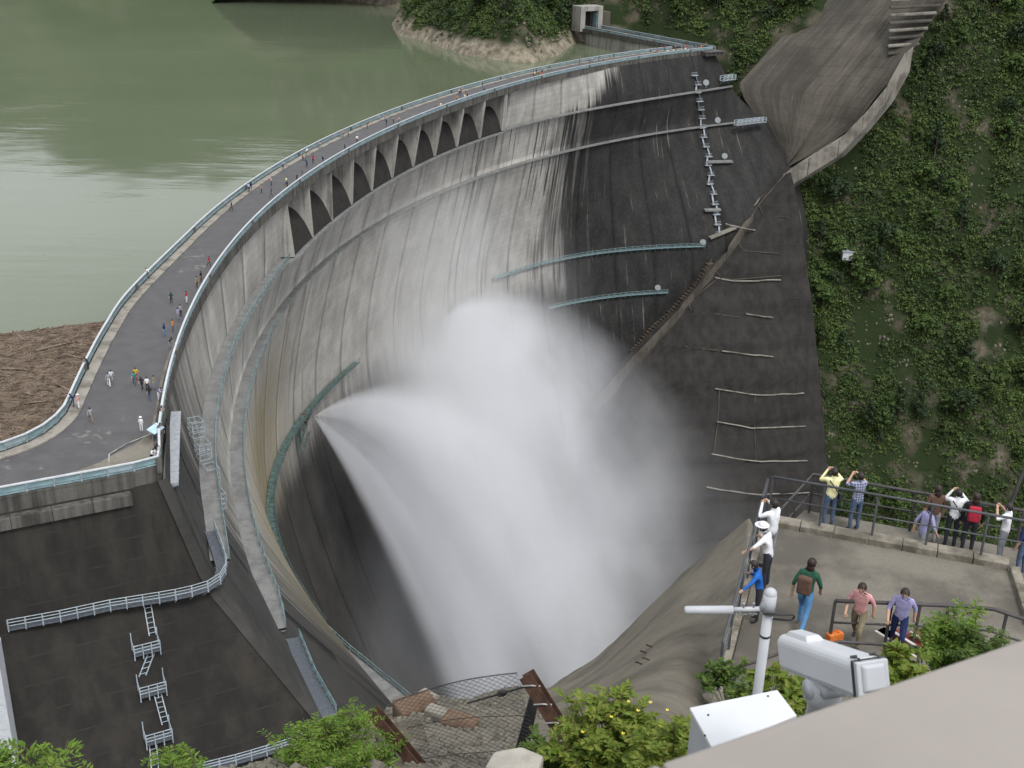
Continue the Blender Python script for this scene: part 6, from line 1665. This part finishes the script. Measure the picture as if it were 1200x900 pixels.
# ------------------------------------------------------------------ wire fence with rusty posts
fe = empty('wire_fence', tuple(ony(640, 905, 10.0))); tag(fe, 'leaning wire mesh fence with rusted beam posts at the bottom', 'fence')
def hbeam(a, b, w, name):
    a, b = Vector(a), Vector(b); d = (b - a).normalized(); sd = d.cross(Vector((0, 1, 0))).normalized(); fw = sd.cross(d)
    mb = MB(); mb.bar(a, b, w * .12, w, up=fw); mb.bar(a + fw * w / 2, b + fw * w / 2, w, w * .12, up=fw); mb.bar(a - fw * w / 2, b - fw * w / 2, w, w * .12, up=fw)
    o = mb.build(name, M['rust']); put_parent(o, fe)
P1t, P1b = ony(617, 790, 11.0), ony(662, 862, 10.7); P2t, P2b = ony(436, 832, 11.6), ony(505, 915, 11.2)
hbeam(P1b, P1t, 0.15, 'beam_post'); hbeam(P2b, P2t, 0.13, 'beam_post')
# wire mesh hung between the posts: hexagonal wires
TL, TR_, BL, BR = ony(462, 822, 11.5), ony(606, 789, 11.05), ony(505, 925, 11.0), ony(640, 900, 10.7)
def mp(u, v):
    t = TL.lerp(TR_, u); b = BL.lerp(BR, u); p = t.lerp(b, v); return p + Vector((0, 0.06 * math.sin(3 * u + 2 * v), 0.03 * math.sin(math.pi * u) * (1 - v)))
mb = MB(); NU, NV = 34, 22
for i in range(NU):
    pts = []
    for j in range(NV * 2 + 1):
        z_ = (0.5 if (j // 1) % 2 == 0 else -0.5) * (1 if i % 2 == 0 else -1)
        pts.append(mp((i + 0.5 + z_ * 0.98) / NU, j / (NV * 2)))
    mb.tube(pts, 0.0048, 3, False)
o = mb.build('wire_mesh', simple('dark_galvanised_wire', (0.02, 0.02, 0.021), 0.6, 0.0)); put_parent(o, fe); o['kind'] = 'stuff'
for (u0, v0, u1, v1, r_) in ((0, 0, 1, 0, .006), (0, .33, 1, .42, .005), (0, .7, 1, .75, .005)):
    mb = MB(); mb.tube([mp(u0 + (u1 - u0) * t, v0 + (v1 - v0) * t) for t in np.linspace(0, 1, 12)], r_, 5); o = mb.build('tension_wire', DARK); put_parent(o, fe)
mb = MB(); a, b = ony(618, 804, 10.95), ony(548, 824, 12.2); mb.tube([a, b], .012, 6); c = a.lerp(b, .32); d = a.lerp(b, .48); mb.tube([c, c.lerp(d, .3), c.lerp(d, .7), d], [.014, .04, .04, .014], 8); o = mb.build('stay_cable', DARK, smooth=True); put_parent(o, fe)
mb = MB(); s0 = ony(625, 800, 10.9)
for k in range(3): p = P1t.lerp(P1b, .12 + .3 * k); mb.tube([p + Vector((-.1, -.09, 0)), p + Vector((0, -.1, .02)), p + Vector((.1, -.08, 0))], .012, 6)
o = mb.build('shackle', simple('zinc_dull', (0.2, 0.2, 0.2), 0.4, 0.6)); put_parent(o, fe)
p = ony(621, 820, 11.3); mb = MB(); mb.hexa([p + Vector(v) for v in ((-.16, 0, -.75), (.0, 0, -.75), (.02, .1, -.75), (-.14, .1, -.75))], [p + Vector(v) for v in ((0.02, 0, .1), (.12, 0, .1), (.12, .1, .1), (.02, .1, .1))]); o = mb.build('rubber_flap', DARK); put_parent(o, fe)
def near_hit(a, b):
    f = NEARP[8:-6].reshape(-1, 3); pr_ = np.stack(to_px(f), 1); i_ = int(np.argmin(((pr_ - np.array([a, b])) ** 2).sum(1))); return ony(a, b, f[i_, 1])
# rubble behind the fence: rusty forms and broken concrete
for k, (a, b, y_, sz, rz, mt, lab) in enumerate(((487, 832, 27, (1.0, .7, .55), .5, 'rust_light', 'rusty steel box on the rubble behind the fence'), (520, 842, 25, (1.0, .35, .5), -.5, 'ridge', 'pale broken concrete beam leaning behind the fence'), (538, 846, 26, (.9, .6, .35), -.35, 'rust_light', 'flat rusty form lying behind the fence'), (505, 822, 28, (.7, .3, .45), -.7, 'ridge', 'upper concrete lump beside the rusty box'), (470, 862, 22, (1.2, .8, .4), .3, 'near_ground', 'brown slab low behind the left fence post'))):
    p = near_hit(a, b + 6); y_ = p.y; sz = tuple(k_ * y_ / 24 for k_ in sz); p.z += sz[2] * .25; r_ = empty('rubble', tuple(p), rz); tag(r_, lab, 'rubble')
    mb = MB(); mb.box((0, 0, 0), sz); mb.build('lump', M[mt], r_, bevel=0.05)
    if False: mb = MB(); mb.box((0, -sz[1] * .2, sz[2] * .5), (sz[0] * .7, sz[1] * .5, .04)); mb.build('hollow', M['core'], r_)
p = ony(604, 897, 8.6); mb = MB(); mb.prism([(-.28, -.1), (.2, -.16), (.26, .08), (.05, .2), (-.2, .12)], -.12, .06); o = mb.build('concrete_chunk', simple('bleached_concrete', (.30, .285, .25), .9, 0, .1, 6, .3), loc=tuple(p), bevel=.03); tag(o, 'bleached concrete chunk at the bottom edge below the fence', 'rubble')
# step irons on the slope
for k, (a, b) in enumerate(((764, 758), (757, 765), (760, 773), (752, 778))):
    r = ray(a, b); f = NEARP.reshape(-1, 3); pr_ = np.stack(to_px(f), 1); i_ = int(np.argmin(((pr_ - np.array([a, b])) ** 2).sum(1) + 4 * (f[:, 1] > 60) * 1e3)); q_ = ony(a, b, f[i_, 1] - .15)
    mb = MB(); mb.tube([q_ + Vector((-.12, .2, -.1)), q_ + Vector((-.14, 0, .06)), q_ + Vector((.2, 0, -.1)), q_ + Vector((.22, .2, -.25))], .02, 6); o = mb.build('step_iron', M['rust']); tag(o, 'bent step iron in the brown slope, %s of four' % ('top', 'second', 'third', 'lowest')[k], 'step iron', 'step irons in the slope')
# stones and gravel over the near slope
f = NEARP[8:-6].reshape(-1, 3); f = f[(to_px(f)[0] < 640) & (f[:, 1] > 9)]; rg = np.random.default_rng(2); pick = rg.integers(0, len(f), 5200); Vs, Fs, nb_ = [], [], 0
base = np.array([(-1, -1, -.4), (1, -.8, -.4), (.9, 1, -.4), (-1, .9, -.4), (-.6, -.5, .5), (.6, -.6, .6), (.5, .6, .4), (-.5, .5, .6)]); FQ = np.array([(4, 5, 6, 7), (0, 1, 5, 4), (1, 2, 6, 5), (2, 3, 7, 6), (3, 0, 4, 7)])
sc3 = (rg.gamma(1.4, .016, 5200) + .01)[:, None, None]; ang = rg.uniform(0, 6.28, 5200); ca, sa = np.cos(ang)[:, None], np.sin(ang)[:, None]
bx = base[None] * sc3 * rg.uniform(.6, 1.3, (5200, 1, 3)); bx = np.stack([bx[:, :, 0] * ca - bx[:, :, 1] * sa, bx[:, :, 0] * sa + bx[:, :, 1] * ca, bx[:, :, 2]], -1) + f[pick][:, None] + np.array([0, 0, .02])
gs = link('gravel', mesh_np('gravel', bx.reshape(-1, 3), (FQ[None] + (np.arange(5200) * 8)[:, None, None]).reshape(-1, 4)), M['slope_conc']); tag(gs, 'loose stones strewn over the near slope', None, None, 'stuff')
# information board at the crest corner
ib = onz(183, 512, 0.12); r = empty('information_board', tuple(ib), 1.3); tag(r, 'pale blue slanted information board at the crest corner', 'sign')
for x in (-.6, .6): mb = MB(); mb.bar((x, 0, 0), (x, 0, .85), .08); mb.build('leg', M['rail_grey'], r)
mb = MB(); mb.hexa([(-.9, -.45, .7), (.9, -.45, .7), (.9, .45, 1.1), (-.9, .45, 1.1)], [(-.9, -.47, .75), (.9, -.47, .75), (.9, .43, 1.15), (-.9, .43, 1.15)]); mb.build('panel', simple('board_blue', (.33, .47, .55), .4), r)
